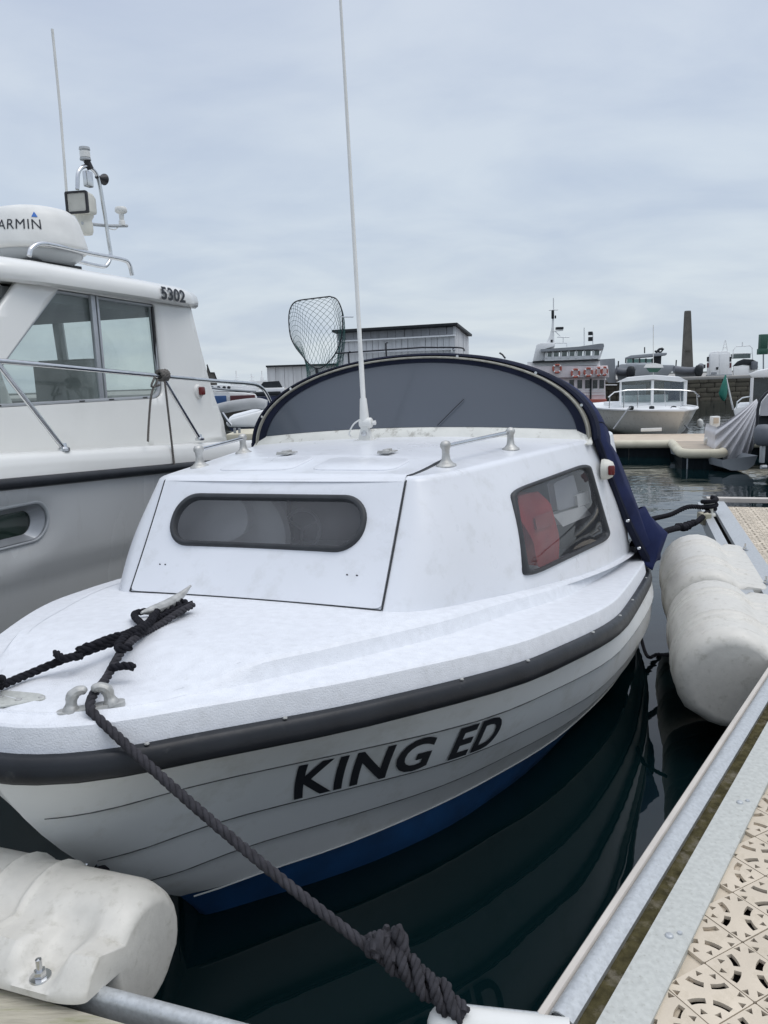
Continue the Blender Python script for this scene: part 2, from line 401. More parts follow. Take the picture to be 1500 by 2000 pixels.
# ---------------------------------------------------------------- water
def make_water():
    m = bpy.data.materials.new("sea_water"); m.use_nodes = True; t = m.node_tree; p = t.nodes["Principled BSDF"]
    p.inputs["Base Color"].default_value = (0.0022, 0.0105, 0.0125, 1); p.inputs["Roughness"].default_value = 0.015; p.inputs["IOR"].default_value = 1.43
    c = t.nodes.new("ShaderNodeTexCoord")
    mp = t.nodes.new("ShaderNodeMapping"); mp.inputs["Scale"].default_value = (1, 1.6, 1); mp.inputs["Rotation"].default_value = (0, 0, 0.15)
    t.links.new(c.outputs["Object"], mp.inputs[0])
    a = t.nodes.new("ShaderNodeTexNoise"); a.inputs["Scale"].default_value = 1.1; a.inputs["Detail"].default_value = 3
    b = t.nodes.new("ShaderNodeTexNoise"); b.inputs["Scale"].default_value = 4.5; b.inputs["Detail"].default_value = 2
    t.links.new(mp.outputs[0], a.inputs["Vector"]); t.links.new(mp.outputs[0], b.inputs["Vector"])
    ad = t.nodes.new("ShaderNodeMath"); ad.operation = 'MULTIPLY_ADD'; ad.inputs[1].default_value = 0.22
    t.links.new(b.outputs["Fac"], ad.inputs[0]); t.links.new(a.outputs["Fac"], ad.inputs[2])
    # calmer in the lee of the near pontoon than in the open basin
    ln = t.nodes.new("ShaderNodeVectorMath"); ln.operation = 'LENGTH'; t.links.new(c.outputs["Object"], ln.inputs[0])
    mr = t.nodes.new("ShaderNodeMapRange"); mr.inputs[1].default_value = 3.5; mr.inputs[2].default_value = 9; mr.inputs[3].default_value = 0.0025; mr.inputs[4].default_value = 0.011
    t.links.new(ln.outputs["Value"], mr.inputs[0])
    bp = t.nodes.new("ShaderNodeBump"); bp.inputs["Strength"].default_value = 1
    t.links.new(ad.outputs[0], bp.inputs["Height"]); t.links.new(mr.outputs[0], bp.inputs["Distance"]); t.links.new(bp.outputs[0], p.inputs["Normal"])
    mb = MB(); mb.add([(-900, -400, 0), (900, -400, 0), (900, 1500, 0), (-900, 1500, 0)], [(0, 1, 2, 3)])
    tag(mb.build("water", m, smooth=0), kind='structure')
    M['water'] = m
make_water()

# ================================================================ THE SMALL WHITE CUDDY BOAT
YAW, HEEL = math.radians(23.11), 0.02
_rt = Vector((math.cos(YAW), -math.sin(YAW), HEEL)).normalized(); _ax = Vector((math.sin(YAW), math.cos(YAW), 0)); _up = _rt.cross(_ax)
BM = Matrix(((_rt.x, _ax.x, _up.x, -0.8764), (_rt.y, _ax.y, _up.y, 1.5514), (_rt.z, _ax.z, _up.z, 0), (0, 0, 0, 1)))
def BW(x, y, z): return BM @ Vector((x, y, z))
boat = empty('cuddy_boat', 'small white cuddy cabin boat lettered KING ED, moored beside the beige finger pontoon', 'boat', BM)

GUN = [(0, 0), (0.012, .09), (0.05, .185), (.12, .275), (.25, .385), (.6, .665), (1.2, .985), (2.0, 1.14), (3.0, 1.15), (3.6, 1.09), (4.6, .92)]
GK = [0, .2, .4, .6, 1.0, 1.8, 3.0, 4.6, 6.0, 7.0, 8.5]     # common parameter of the three hull curves
GS = list(zip(GK, [g[0] for g in GUN])); GB = list(zip(GK, [g[1] for g in GUN]))
BS = list(zip(GK, [.58, .60, .63, .67, .77, 1.03, 1.5, 2.1, 2.9, 3.55, 4.55]))
BB = list(zip(GK, [0, .018, .042, .075, .15, .36, .645, .895, 1.04, 1.05, .88]))
def zsheer(s): return .877 - .0814 * s - .0082 * s * s + .016 * max(0, s - 2.2) ** 2
LAND = [0, .25, .54, .77, 1.0]
def hull_pt(k, t, off=0.0, side=1):
    """k along the hull 0..8.5, t 0 at the gunwale .. 1 at the edge of the blue bottom"""
    gs, gb, bs, bb = tab(GS, k), tab(GB, k), tab(BS, k), tab(BB, k)
    gz = zsheer(gs) - 0.03
    bz = .125 - .012 * min(1, k / 3)
    fwd = math.exp(-k * 0.9)
    bulge = .06 * 4 * t * (1 - t) * (1 - fwd) - .0
    s = gs * (1 - t) + bs * t - .08 * 4 * t * (1 - t) * fwd
    b = (gb * (1 - t) + bb * t) * (1 - .42 * 4 * t * (1 - t) * (1 - sstep(k, .3, 2.6))) + bulge * sstep(k, 1.5, 5)
    z = gz * (1 - t) + bz * t
    # outward direction in plan
    e_ = 0.02
    ds = tab(GS, k + e_) - tab(GS, max(0, k - e_)); db = tab(GB, k + e_) - tab(GB, max(0, k - e_)); L = math.hypot(ds, db) or 1
    nx, ny = ds / L, -db / L
    return Vector((side * (b + nx * off * sstep(k, 0, .3)), s + ny * off, z))
def lap(t):
    for i in range(4):
        if t <= LAND[i + 1] + 1e-9:
            u = (t - LAND[i]) / (LAND[i + 1] - LAND[i]); return .016 * u
    return 0
KS = [0, .04, .1, .2, .3, .45, .6, .8] + [1 + i * .25 for i in range(31)]
def plank(u): return -.014 + .030 * u
for side in (-1, 1):
    mb = MB(); rows = []
    for k in KS:
        fade = sstep(k, 0.12, .7); row = []
        for i in range(4):
            for u in (0, .3, .65, .97, .999):
                t = LAND[i] + (LAND[i + 1] - LAND[i]) * u
                row.append(hull_pt(k, t, plank(u) * fade, side))
        rows.append(row)
    mb.grid(rows)
    if side == -1: hull_mb = mb
    else: hull_mb.add(mb.v, mb.f)
lap_shade_m = mat('lap_shadow_line', (.085, .09, .09), .8, var=.35, vscale=30)  # dark tubes along the plank laps stand in for the shade under them
hull_o = None
# transom
tr_ = [hull_pt(8.5, t, 0, 1) for t in (0, .25, .5, .75, 1)] + [hull_pt(8.5, t, 0, -1) for t in (1, .75, .5, .25, 0)]
hull_mb.add(tr_, [tuple(range(10))])
hull_o = hull_mb.build('hull', M['hullside'], boat, 25)
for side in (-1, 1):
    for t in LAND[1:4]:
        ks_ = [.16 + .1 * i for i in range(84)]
        MB().tube([hull_pt(k, t + .006, .0125 * sstep(k, .12, .7), side) for k in ks_], [.0012 + .0018 * sstep(k, .1, 1.2) for k in ks_], 5).build('lap_shade_line', lap_shade_m, hull_o)
# blue bottom
rows = []
for k in KS:
    row = []
    e1 = hull_pt(k, 1, .006 * sstep(k, .3, 1.3), 1); e0 = hull_pt(k, 1, .006 * sstep(k, .3, 1.3), -1)
    keel = Vector((0, e1.y + .30 * math.exp(-k * 1.2), -.28 + .0))
    for j in range(9):
        t = j / 8; p = e1.lerp(keel, t); p.x += .20 * math.sin(PI * t) * sstep(k, .3, 3); p.z -= .05 * math.sin(PI * t) * sstep(k, .5, 4); row.append(p)
    for j in range(1, 9):
        t = j / 8; p = keel.lerp(e0, t); p.x -= .20 * math.sin(PI * t) * sstep(k, .3, 3); p.z -= .05 * math.sin(PI * t) * sstep(k, .5, 4); row.append(p)
    rows.append(row)
mb = MB(); mb.grid(rows); mb.build('blue_bottom', M['blue'], boat, 50)
# thin pale boot line along the top of the blue
for side in (-1, 1):
    pth = [hull_pt(k, 1, .018, side) + Vector((0, 0, -.002)) for k in KS[4:]]
    MB().tube(pth, .0025, 5).build('boot_line', M['plasticw'], boat)

def gun_pt(k, off, z, side=1):
    ds = tab(GS, k + .02) - tab(GS, max(0, k - .02)); db = tab(GB, k + .02) - tab(GB, max(0, k - .02)); L = math.hypot(ds, db) or 1
    return Vector((side * max(0, tab(GB, k) + ds / L * off * (1 if k > 0.02 else 0)), tab(GS, k) - db / L * off, zsheer(tab(GS, k)) + z))
# rubbing strake: D section swept from stern round the bow to stern
prof = [(-.012, .0), (.010, .0), (.018, -.004), (.024, -.016), (.028, -.034), (.027, -.050), (.020, -.059), (-.012, -.061)]
rows = []
ring = [(-1, k) for k in KS[::-1]] + [(1, k) for k in KS[1:]]
for sd_, k in ring: rows.append([gun_pt(k, o, z, sd_) for o, z in prof])
mb = MB(); mb.grid(rows, True, True)
rs = mb.build('rubbing_strake', M['rubber'], boat, 50)
scm = MB().lathe([(.0, .004), (.005, .003), (.006, 0)], (0, 0, 0), 8).mesh('screw')
for sd_ in (1, -1):
    for i in range(10):
        k = .8 + i * .72 + random.uniform(-.2, .2); link('screw', scm, M['alu'], rs, gun_pt(k, .010, .003, sd_))

# deck edge: lip, ledge, riser
def deckz(x, s):
    """height of the foredeck / side deck (inner part)"""
    b = tabb(s); zs = zsheer(s)
    c = max(0, 1 - (x / max(b, .05)) ** 2)
    return zs + .062 + riser(s) + .038 * c * (1 if s > .2 else s / .2)
def riser(s): return .046 * sstep(s, .22, .42)
def k_of_s(s):
    lo, hi = 0.0, 8.5
    for _ in range(40):
        mid = (lo + hi) / 2
        if tab(GS, mid) < s: lo = mid
        else: hi = mid
    return (lo + hi) / 2
def tabb(s): return tab(GB, k_of_s(max(0, s)))
LW = [(.22, 0), (.5, .06), (.9, .12), (1.3, .16), (1.8, .135), (2.2, .11), (2.7, .07), (3.3, .04)]
def rail_profile(k):
    s = tab(GS, k); r = riser(s); lw = .02 + tab(LW, s)
    pts = [(-.004, -.004), (-.005, .006), (-.012, .048), (-.014, .055), (-.020, .060), (-.032, .0615), (-.042 - lw * .5, .061), (-.042 - lw + .006, .062), (-.042 - lw, .063)]
    pts += [(-.042 - lw - .004, .066 + r * .08), (-.042 - lw - .018, .062 + r * .86), (-.042 - lw - .028, .062 + r + .002), (-.042 - lw - .06, .062 + r + .005)]
    return pts
rows = []
KD = [0, .06, .12, .2, .3, .4, .5, .6, .7, .8, .9] + [1 + i * .125 for i in range(53)]
for sd_, k in [(-1, k) for k in KD[::-1]] + [(1, k) for k in KD[1:]]:
    rows.append([gun_pt(k, o, z, sd_) for o, z in rail_profile(k)])
deck_mb = MB(); deck_mb.grid(rows)
# deck plate itself: from the riser inward
ND = 14
rows = []
sl = [.085, .11, .14, .18, .22, .26, .3, .36, .42, .5] + [.6 + i * .1 for i in range(33)]
for s in sl:
    k = k_of_s(s); inner = abs(gun_pt(k, -.092 - (.02 + tab(LW, s)), 0).x)
    sy = gun_pt(k, -.092 - (.02 + tab(LW, s)), 0).y
    row = []
    ze = zsheer(tab(GS, k)) + .062 + riser(tab(GS, k)) + .004
    for j in range(-ND, ND + 1):
        x = inner * j / ND; row.append((x, sy, ze + .016 * (1 - (j / ND) ** 2) * min(1, s / .8)))
    rows.append(row)
deck_mb.grid(rows)
bow_cap = [rows[0][j] for j in range(len(rows[0]))]
kb_ = k_of_s(.085); fan = [gun_pt(k, -.110, .0655, -1) for k in (kb_, kb_ * .7, kb_ * .4, kb_ * .2)] + [gun_pt(0, -.110, .0655, 1)] + [gun_pt(k, -.110, .0655, 1) for k in (kb_ * .2, kb_ * .4, kb_ * .7, kb_)]
deck_mb.add(fan + bow_cap[::-1], [tuple(range(len(fan) + len(bow_cap)))])
deck_mb.build('foredeck', M['nonskid'], boat, 22)
def dz(x, s):
    k = k_of_s(s); inner = max(.02, tabb(s) - .100 - (.02 + tab(LW, s)))
    return zsheer(s) + .062 + riser(s) + .004 + .016 * max(0, 1 - (x / inner) ** 2) * min(1, s / .8)

# ---- cabin shell: outline O(q,v); q 0 = centre front, +-1 = aft end; v 0 base .. 1 roof edge
BASEW = [(1.04, .60), (1.3, .695), (1.65, .83), (2.2, .955), (2.62, 1.02), (3.1, 1.055), (3.6, 1.05)]
TOPW = [(1.30, .56), (1.5, .625), (1.92, .735), (2.42, .865), (2.62, .915), (3.1, .97), (3.6, .97)]
QF, QC = .34, .44
SEND = 3.14
def outline(q, v):
    sg = -1 if q < 0 else 1; a = abs(q)
    sf = 1.04 + .262 * v; wf = .52
    def side_pt(s):
        ss = s - (.262 * v)
        wb = tab(BASEW, max(1.04, s - 0.0)); wt = tab(TOPW, max(1.30, s))
        w = wb * (1 - v) + wt * v + .022 * math.sin(PI * min(1, v))
        zb = dz(min(w, .9 * tabb(s)), s) - .004; zt = 1.283 + .012 * sstep(s, 1.4, 2.6)
        return Vector((w, s, zb * (1 - v) + zt * v))
    def front_pt(w):
        zb = dz(w, sf); zt = 1.287
        return Vector((w, sf - .012 * (1 - (w / .52) ** 2) + .012, zb * (1 - v) + zt * v))
    s1 = sf + .20
    if a <= QF: p = front_pt(wf * a / QF)
    elif a >= QC: p = side_pt(s1 + (SEND - s1) * (a - QC) / (1 - QC))
    else:
        t = (a - QF) / (QC - QF); A = front_pt(wf); B = side_pt(s1)
        c = Vector((side_pt(sf + .01).x - .004, sf + .004, (A.z + B.z) / 2))
        p = A * (1 - t) ** 2 + c * 2 * t * (1 - t) + B * t * t
    p.x *= sg; return p
def shell(q, v):
    if v < 0:
        p = outline(q, 0); o = outline(q * .999 + 1e-5, 0)
        d1 = outline(min(1, q + .01), 0) - outline(max(-1, q - .01), 0); n = Vector((-d1.y, d1.x, 0)).normalized() * -1
        return p + n * (.03 * -v) + Vector((0, 0, -.006 * -v))
    return outline(q, v)
def qv_normal(q, v):
    e_ = .004
    a = outline(min(1, q + e_), v) - outline(max(-1, q - e_), v); b = outline(q, min(1, v + e_)) - outline(q, max(0, v - e_))
    n = a.cross(b).normalized(); return n
fwin = [(q, v) for q, v in roundpoly([(-.262, .33), (-.262, .80), (.262, .80), (.262, .33)], [.5, .5, .5, .5])]
def pill(w0, w1, v0, v1, n=9):
    # window outline in (q,v): long oval with flatter lower corners
    qs = lambda w: w / .52 * QF
    pts = rrect(w0, v0, w1, v1, min((w1 - w0) / 2, (v1 - v0) / 2 * .98), n)
    return [(qs(x), y) for x, y in pts]
def pill_w(w0, w1, h0, h1, r, n=9):
    # built in metres on the front face (height 0.45 m up the slope), then turned to (q,v)
    H = .46; return [(x / .52 * QF, y / H) for x, y in rrect(w0, h0 * H, w1, h1 * H, r, n)]
FW_OUT = pill_w(-.408, .390, .44, .893, .098)
FW_IN = pill_w(-.386, .368, .488, .846, .078)
SW_OUT = SWO = [(.545, .80), (.800, .855), (.842, .215), (.552, .115)]
SW_OUT = roundpoly([SWO[0], SWO[3], SWO[2], SWO[1]], .05, 6)
cx = sum(p[0] for p in SWO) / 4; cy = sum(p[1] for p in SWO) / 4
SW_IN = roundpoly([(cx + (p[0] - cx) * .915, cy + (p[1] - cy) * .91) for p in (SWO[0], SWO[3], SWO[2], SWO[1])], .04, 6)
SW_OUT_L = [(-q, v) for q, v in SW_OUT][::-1]; SW_IN_L = [(-q, v) for q, v in SW_IN][::-1]
outer = [(-1 + 2 * i / 80, 0) for i in range(81)] + [(1 - 2 * i / 80, 1) for i in range(81)]
cab = sheet(outer, [FW_IN, SW_IN, SW_IN_L], 80, 14, lambda x, y: outline(x, y))
# fillet at the foot and rounded roof edge
rows = [[shell(-1 + 2 * i / 80, -1) for i in range(81)], [shell(-1 + 2 * i / 80, -.4) + Vector((0, 0, .003)) for i in range(81)], [outline(-1 + 2 * i / 80, 0) for i in range(81)]]
mbf = MB(); mbf.grid(rows); cab.add(mbf.v, mbf.f)
def roofz(x, s):
    w = tab(TOPW, max(1.3, s)); return 1.302 + .012 * sstep(s, 1.4, 2.6) + .034 * max(0, 1 - (x / w) ** 2)
er = [[outline(q, 1) for q in [-1 + 2 * i / 80 for i in range(81)]]]
for ins, dzv in ((.005, .008), (.014, .014), (.03, .0175)):
    row = []
    for i in range(81):
        q = -1 + 2 * i / 80; p = outline(q, 1)
        d1 = outline(min(1, q + .01), 1) - outline(max(-1, q - .01), 1); n = Vector((d1.y, -d1.x, 0)).normalized()
        row.append(p - n * ins + Vector((0, 0, dzv)))
    er.append(row)
mbf = MB(); mbf.grid(er); cab.add(mbf.v, mbf.f)
last = er[-1]
# roof: strips between port and starboard halves of the inset outline
rows = []
for i in range(40, 81):
    A = last[80 - i]; B = last[i]; row = []
    for j in range(17):
        u = j / 16; p = A.lerp(B, u); x = p.x; wmx = abs(B.x) or 1e-3
        p.z += .036 * (1 - (x / max(wmx, .3)) ** 2) * sstep(p.y, 1.33, 1.8) if wmx > .01 else 0
        row.append(p)
    rows.append(row)
mbf = MB(); mbf.grid(rows); cab.add(mbf.v, mbf.f)
cabin = cab.build('cabin', M['gel'], boat, 38)
def roof_z(x, s):
    w = tab(TOPW, max(1.3, s)) - .03
    return 1.283 + .012 * sstep(s, 1.4, 2.6) + .0175 + .036 * max(0, 1 - (x / w) ** 2) * sstep(s, 1.33, 1.8)

# hatch: a proud panel on front face running up onto the roof
def hat(w, t, off=0.005):
    if t <= 1:
        q = w / .52 * QF; p = outline(q, t); n = qv_normal(q, min(.97, t)); n = n if n.y < 0 else -n
        return p + n * off
    s = 1.302 + (t - 1) * .40; 
    return Vector((w, s + .012, roof_z(w, s + .02) + off - (.006 if t < 1.03 else 0)))
hw = .498
out_h = rrect(-hw, .035, hw, 1.0, .03, 4); out_h = [p for p in out_h if p[1] < .9]
out_h = [(hw, 1.0), (-hw, 1.0)] + [p for p in rrect(-hw, .035, hw, 1.2, .03, 4) if p[1] < .5]
FWI_W = [(q / QF * .52, v) for q, v in FW_IN]
hm = sheet(out_h, [FWI_W], 24, 14, lambda x, y: hat(x, y))
rows = []
for t, oo in ((1.0, .005), (1.02, .0085), (1.05, .008), (1.2, .006), (1.4, .006), (1.6, .006), (1.8, .006), (2.0, .006), (2.0, -.002)):
    rows.append([hat(-hw + 2 * hw * j / 20, t, oo) for j in range(21)])
mbf = MB(); mbf.grid(rows); hm.add(mbf.v, mbf.f)
hatch = hm.build('hatch', M['gel'], boat, 38)
# black tubes laid in for the shade of the gap round the hatch
for sg in (-1, 1):
    pth = [hat(sg * (hw + .004), t, .0025) for t in [.03 + i * .0485 for i in range(21)]] + [hat(sg * (hw + .004), 1 + i * .1, .002) for i in range(1, 11)]
    MB().tube(pth, .0035, 6).build('hatch_gap_shade', M['seal_and_gap_shade'], hatch)
pth = [hat(-hw + 2 * hw * j / 20, .03, .001) for j in range(21)]
MB().tube(pth, .0022, 6).build('hatch_gap_shade', M['seal_and_gap_shade'], hatch)
# hatch rear hinges and small moulded pads on the roof
for x in (-.235, .235):
    mb = MB(); mb.box((x, 1.80, roof_z(x, 1.8) + .009), (.052, .10, .006)); mb.box((x, 1.80, roof_z(x, 1.8) + .016), (.020, .06, .010)); mb.tube([(x - .026, 1.76, roof_z(x, 1.78) + .014), (x + .026, 1.76, roof_z(x, 1.78) + .014)], .005, 8)
    mb.build('hinge', M['alu'], hatch, bevel=.002)
for x0, x1, s0, s1 in ((-.36, -.02, 1.44, 1.68), (.06, .40, 1.44, 1.66)):
    pol = rrect(x0, s0, x1, s1, .06, 5)
    mb = MB(); mb.prism(pol, 0, .007, lambda x, y, h: (x, y, roof_z(x, y) + .004 + h)); mb.build('moulded_pad', M['gel'], hatch, bevel=.003)
for x in (-.40, -.375, .36, .395): 
    mb = MB(); p = hat(x, .27, .006); mb.lathe([(0, .001), (.0035, .0008), (.004, 0)], p, 8, axis='Y'); mb.build('screw_hole', M['seal_and_gap_shade'], hatch)

def ring_frame(outl, inl, fn, nrm, h0, h1, name, m, parent):
    """rubber frame between two outlines of equal count, proud of the surface"""
    n = len(outl); rows = []
    for i in range(n):
        (a, b), (c, d) = outl[i], inl[i]; P = []
        for u, h in ((0, h0), (0.0, h0 + .004), (.18, h1 - .001), (.5, h1 + .001), (.82, h1 - .001), (1, h0 + .003), (1, h0 - .012)):
            x, y = a + (c - a) * u, b + (d - b) * u; P.append(fn(x, y) + nrm(x, y) * h)
        rows.append(P)
    rows.append(rows[0]); mb = MB(); mb.grid(rows); return mb.build(name, m, parent, 50)
def outn(q, v):
    n = qv_normal(q, max(.02, min(.98, v))); c = Vector((0, 2.2, n.z)) - outline(q, v)
    return n if n.dot(outline(q, v) - Vector((0, 2.2, 1.0))) > 0 else -n
def window(outl, inl, name, off, gl):
    f = ring_frame(outl, inl, outline, outn, off, off + .013, name, M['seal_and_gap_shade'], cabin if name != 'front_window' else hatch)
    pn = sheet(inl, [], 12, 8, lambda x, y: outline(x, y) + outn(x, y) * (off - .003)); pn.build('pane', gl, f)
    return f
window(FW_OUT, FW_IN, 'front_window', .0045, M['glassd'])
window(SW_OUT, SW_IN, 'side_window', .0, M['glassd'])
window(SW_OUT_L, SW_IN_L, 'side_window', .0, M['glassd'])

# windscreen coaming (weathered strip) and arch
WSW, WSH = .935, .445
def cz(x): return roof_z(x, 2.55) - .024
def coam(u, t):    # u -1..1 across, t 0 foot .. 1 top
    x = u * (WSW + .005); s = 2.50 + .12 * abs(u) ** 2.5 + .05 * t
    return Vector((x * (1 - .03 * t), s, cz(min(.88, abs(x))) + .070 * t))
rows = [[coam(-1 + i / 20, t) + Vector((0, dd, ee)) for i in range(41)] for t, dd, ee in ((0, -.035, .0), (0, -.034, .006), (.06, -.008, .006), (.12, 0, 0), (.5, 0, 0), (.95, 0, 0), (1, .006, .001), (1, .05, 0))]
mb = MB(); mb.grid(rows); mb.build('windscreen_coaming', M['coaming'], boat, 50)
def arch(a, r=1.0, y=0.0):     # a 0..pi from port foot over to starboard foot
    ca, sa = math.cos(a), math.sin(a)
    x = WSW * r * (abs(ca) ** .96) * (1 if ca > 0 else -1); z = 1.305 + WSH * r * (sa ** .92) - (r - 1) * .0
    return Vector((x, 2.655 + .06 * (sa) + y, z))
def ws_pt(u, t):
    """pane: between the coaming top and the arch"""
    a0 = coam(u, 1); a = math.acos(max(-1, min(1, u))); A = arch(a, .955)
    p = Vector((A.x, a0.y + (A.y - a0.y) * t, a0.z + (max(A.z, a0.z + .0005) - a0.z) * t)); p.x = a0.x + (A.x - a0.x) * t
    p.y += .0; return p
rows = [[ws_pt(math.sin(PI / 2 * (-1 + i / 24)), j / 8) for i in range(49)] for j in range(9)]
mb = MB(); mb.grid(rows); ws = mb.build('windscreen', M['vinyl'], boat, 60)
AN = [i * PI / 60 for i in range(61)]
mb = MB()
rows = [[arch(a, r, y) for a in AN] for r, y in ((.968, .0), (.968, -.012), (.974, -.018), (.988, -.018), (.993, -.010), (.993, .02))]
mb.grid(rows); mb.build('windscreen_frame', mat('weathered_beige_frame', (.22, .21, .175), .5, var=.2, vscale=20), ws, 50)
mb = MB(); mb.tube([arch(a, .981, -.020) for a in AN], .0045, 6); mb.build('frame_bead', mat('dull_bead', (.34, .33, .28), .6, var=.25, vscale=30), ws)
mb = MB(); mb.grid([[arch(a, r, y) for a in AN] for r, y in ((.925, -.008), (.925, -.012), (.970, -.013), (.970, -.002))]); mb.build('frame_gasket', M['navytop'], ws, 50)
for a in (.35, .8, 1.3, 1.85, 2.4, 2.8):
    p = arch(a, 1.0, -.008); MB().lathe([(0, .004), (.006, .003), (.007, 0), (.007, -.006)], p, 10, axis='Y').build('stud', M['steel'], ws)
MB().tube([ws_pt(.215, .02) + Vector((0, -.012, 0)), ws_pt(.30, .28) + Vector((0, -.014, 0)), ws_pt(.345, .42) + Vector((0, -.012, 0))], .0022, 5).build('wiper_arm', M['black'], ws)

# canopy: sections from the windscreen arch aft
HEMP = [(.968, 2.70, 1.24), (1.005, 2.79, 1.08), (1.045, 2.91, .92), (1.085, 3.03, .78), (1.125, 3.12, .665), (1.15, 3.16, .60)]
FR = [Vector(p) for p in HEMP[::-1]] + [arch(PI * i / 40, 1.012, -.002) for i in range(41)] + [Vector((-p[0], p[1], p[2])) for p in HEMP]
RR_ = []
for i, p in enumerate(FR):
    RR_.append(Vector((p.x * .78, 4.5 + .0 * p.y, .58 + (p.z - .60) * .62)))
rows = []
for u in (0, .02, .05, .09, .14, .2, .28, .36, .45, .55, .65, .75, .85, .93, 1):
    row = []
    for i, p in enumerate(FR):
        q = p.lerp(RR_[i], u); hgt = sstep(q.z, 1.2, 1.6)
        q.x = p.x + (RR_[i].x - p.x) * u ** 1.7; lowp = 1 - .8 * sstep(p.z, 1.15, 1.65); q.x *= 1 + .055 * lowp * sstep(u, 0, .06) * (1 - sstep(u, .3, .6))
        q.z += .06 * hgt * math.sin(PI * min(1, u / .5)) ** 1 if u < .5 else 0
        q.x += .012 * mnoise.noise(Vector((q.y * 5, q.z * 4, i * .1))) * (1 if u > 0 else 0)
        row.append(q)
    rows.append(row)
mb = MB(); mb.grid(rows); mb.add([tuple(p) for p in rows[-1]], [tuple(range(len(rows[-1])))])
canopy = mb.build('canopy', M['navy'], boat, 60)
sm = canopy.modifiers.new("cloth", 'SOLIDIFY'); sm.thickness = .004; sm.offset = 0
# band where the canopy is laced round the arch
mb = MB(); mb.grid([[arch(a, r, y) for a in AN] for r, y in ((.990, .0), (1.006, -.014), (1.022, -.008), (1.03, .03), (1.03, .06))]); mb.build('canopy_hem', M['navytop'], canopy, 50)
for ii in (8, 26, 38, 46): MB().tube([rows[r][ii] + Vector((0, 0, .004)) for r in range(len(rows))], .0035, 5).build('canopy_seam', M['navytop'], canopy)
for sg in (1, -1):    # rolled front hem down the cabin side with a flared toe
    pth = smoothpath([arch(0.02, 1.012, 0)] + HEMP, 6)
    pth = [Vector((sg * abs(p.x), p.y, p.z)) for p in pth]
    MB().tube(pth, [.016 + .008 * i / len(pth) for i in range(len(pth))], 8).build('side_hem', M['navytop'], canopy)
    fl = [[(1.13, 3.12, .60), (1.13, 3.13, .66), (1.12, 3.14, .76), (1.08, 3.12, .88)], [(1.175, 3.13, .565), (1.195, 3.16, .63), (1.212, 3.19, .745), (1.13, 3.2, .90)],
          [(1.155, 3.2, .555), (1.20, 3.23, .605), (1.245, 3.25, .745), (1.10, 3.30, .88)], [(1.08, 3.5, .58), (1.10, 3.5, .63), (1.10, 3.5, .74), (1.06, 3.5, .83)]]
    if sg < 0: fl = [[(-x, y, z) for x, y, z in r] for r in fl]
    mb = MB(); mb.grid([[Vector(p) for p in r] for r in fl]); o = mb.build('canopy_toe', M['navy'], canopy, 70)
    sb = o.modifiers.new("s", 'SUBSURF'); sb.subdivision_type = 'SIMPLE'; sb.levels = sb.render_levels = 2; so = o.modifiers.new("t", 'SOLIDIFY'); so.thickness = .006
    for (x, y, z) in ((.985, 2.75, 1.12), (1.055, 2.93, .87), (1.10, 3.06, .70)):
        MB().lathe([(0, .008), (.007, .006), (.009, 0), (.009, -.01)], (sg * (x + .014), y, z), 10, axis='X').build('stud', M['steel'], canopy)
# boat hook lying over canopy top
bh = MB(); bh.tube([BW(-.52, 2.92, 1.800), BW(.0, 2.91, 1.80), BW(.20, 2.90, 1.787)], .0042, 6); bh.tube(smoothpath([BW(.20, 2.90, 1.787), BW(.235, 2.90, 1.780), BW(.24, 2.9, 1.765)], 4), .004, 6)
tag(bh.build('boat_hook', M['black']), 'thin black boat hook lying across the top of the dark canopy', 'boat hook')
for x_, zb_, zt_, m_ in ((-.44, 1.69, 1.80, 'black'), (-.21, 1.76, 1.835, 'black'), (.17, 1.765, 1.782, 'steel')): MB().tube([(x_, 2.91, zb_), (x_, 2.91, zt_), (x_ + .012, 2.91, zt_ + .004)], .005, 6).build('canopy_clip', M[m_], boat)
MB().tube([(.46, 2.9, 1.715), (.445, 2.9, 1.735), (.43, 2.9, 1.745)], .005, 6).build('canopy_clip', M['black'], boat)

# handrails on cabin roof
def foot(x, s, z, parent, ang):
    mb = MB(); pr = [(.050, .0), (.048, .006), (.034, .012), (.022, .024), (.018, .045), (.019, .062), (.026, .072), (.026, .082), (.018, .092), (0, .096)]
    rows = []
    for r, h in pr:
        row = []
        for k in range(16):
            a = 2 * PI * k / 16; row.append(Vector((x + r * .75 * math.cos(a), s + r * 1.0 * math.sin(a), z + h)))
        rows.append(row)
    mb.grid(rows, True, True); return mb.build('rail_foot', M['alu'], parent, 50)
for sg, P0, P1 in ((1, (.545, 1.62), (.665, 2.13)), (-1, (-.56, 1.62), (-.672, 2.13))):
    z0 = roof_z(P0[0], P0[1]) - .002; z1 = roof_z(P1[0], P1[1]) - .002
    hr = MB(); hr.tube([(P0[0], P0[1] - .02, z0 + .074), (P1[0], P1[1] + .02, z1 + .074)], .0085, 10)
    h = hr.build('handrail', M['steel'], boat); foot(P0[0], P0[1], z0, h, 0); foot(P1[0], P1[1], z1, h, 0)
# side lamps
for sg in (1, -1):
    lp = MB(); c = Vector((sg * .985, 2.66, 1.165)); 
    lp.lathe([(.0, -.012), (.048, -.012), (.050, .0), (.046, .020), (.036, .038), (.018, .046), (0, .048)], c, 20, axis='X') if sg > 0 else lp.lathe([(.0, .012), (.048, .012), (.050, .0), (.046, -.020), (.036, -.038), (.018, -.046), (0, -.048)], c, 20, axis='X')
    l = lp.build('side_lamp', M['yplastic'], boat, 60)
    MB().box((sg * 1.022, 2.625, 1.165), (.030, .030, .045)).build('lens', M['redlens'] if sg > 0 else M['teal'], l, bevel=.006)
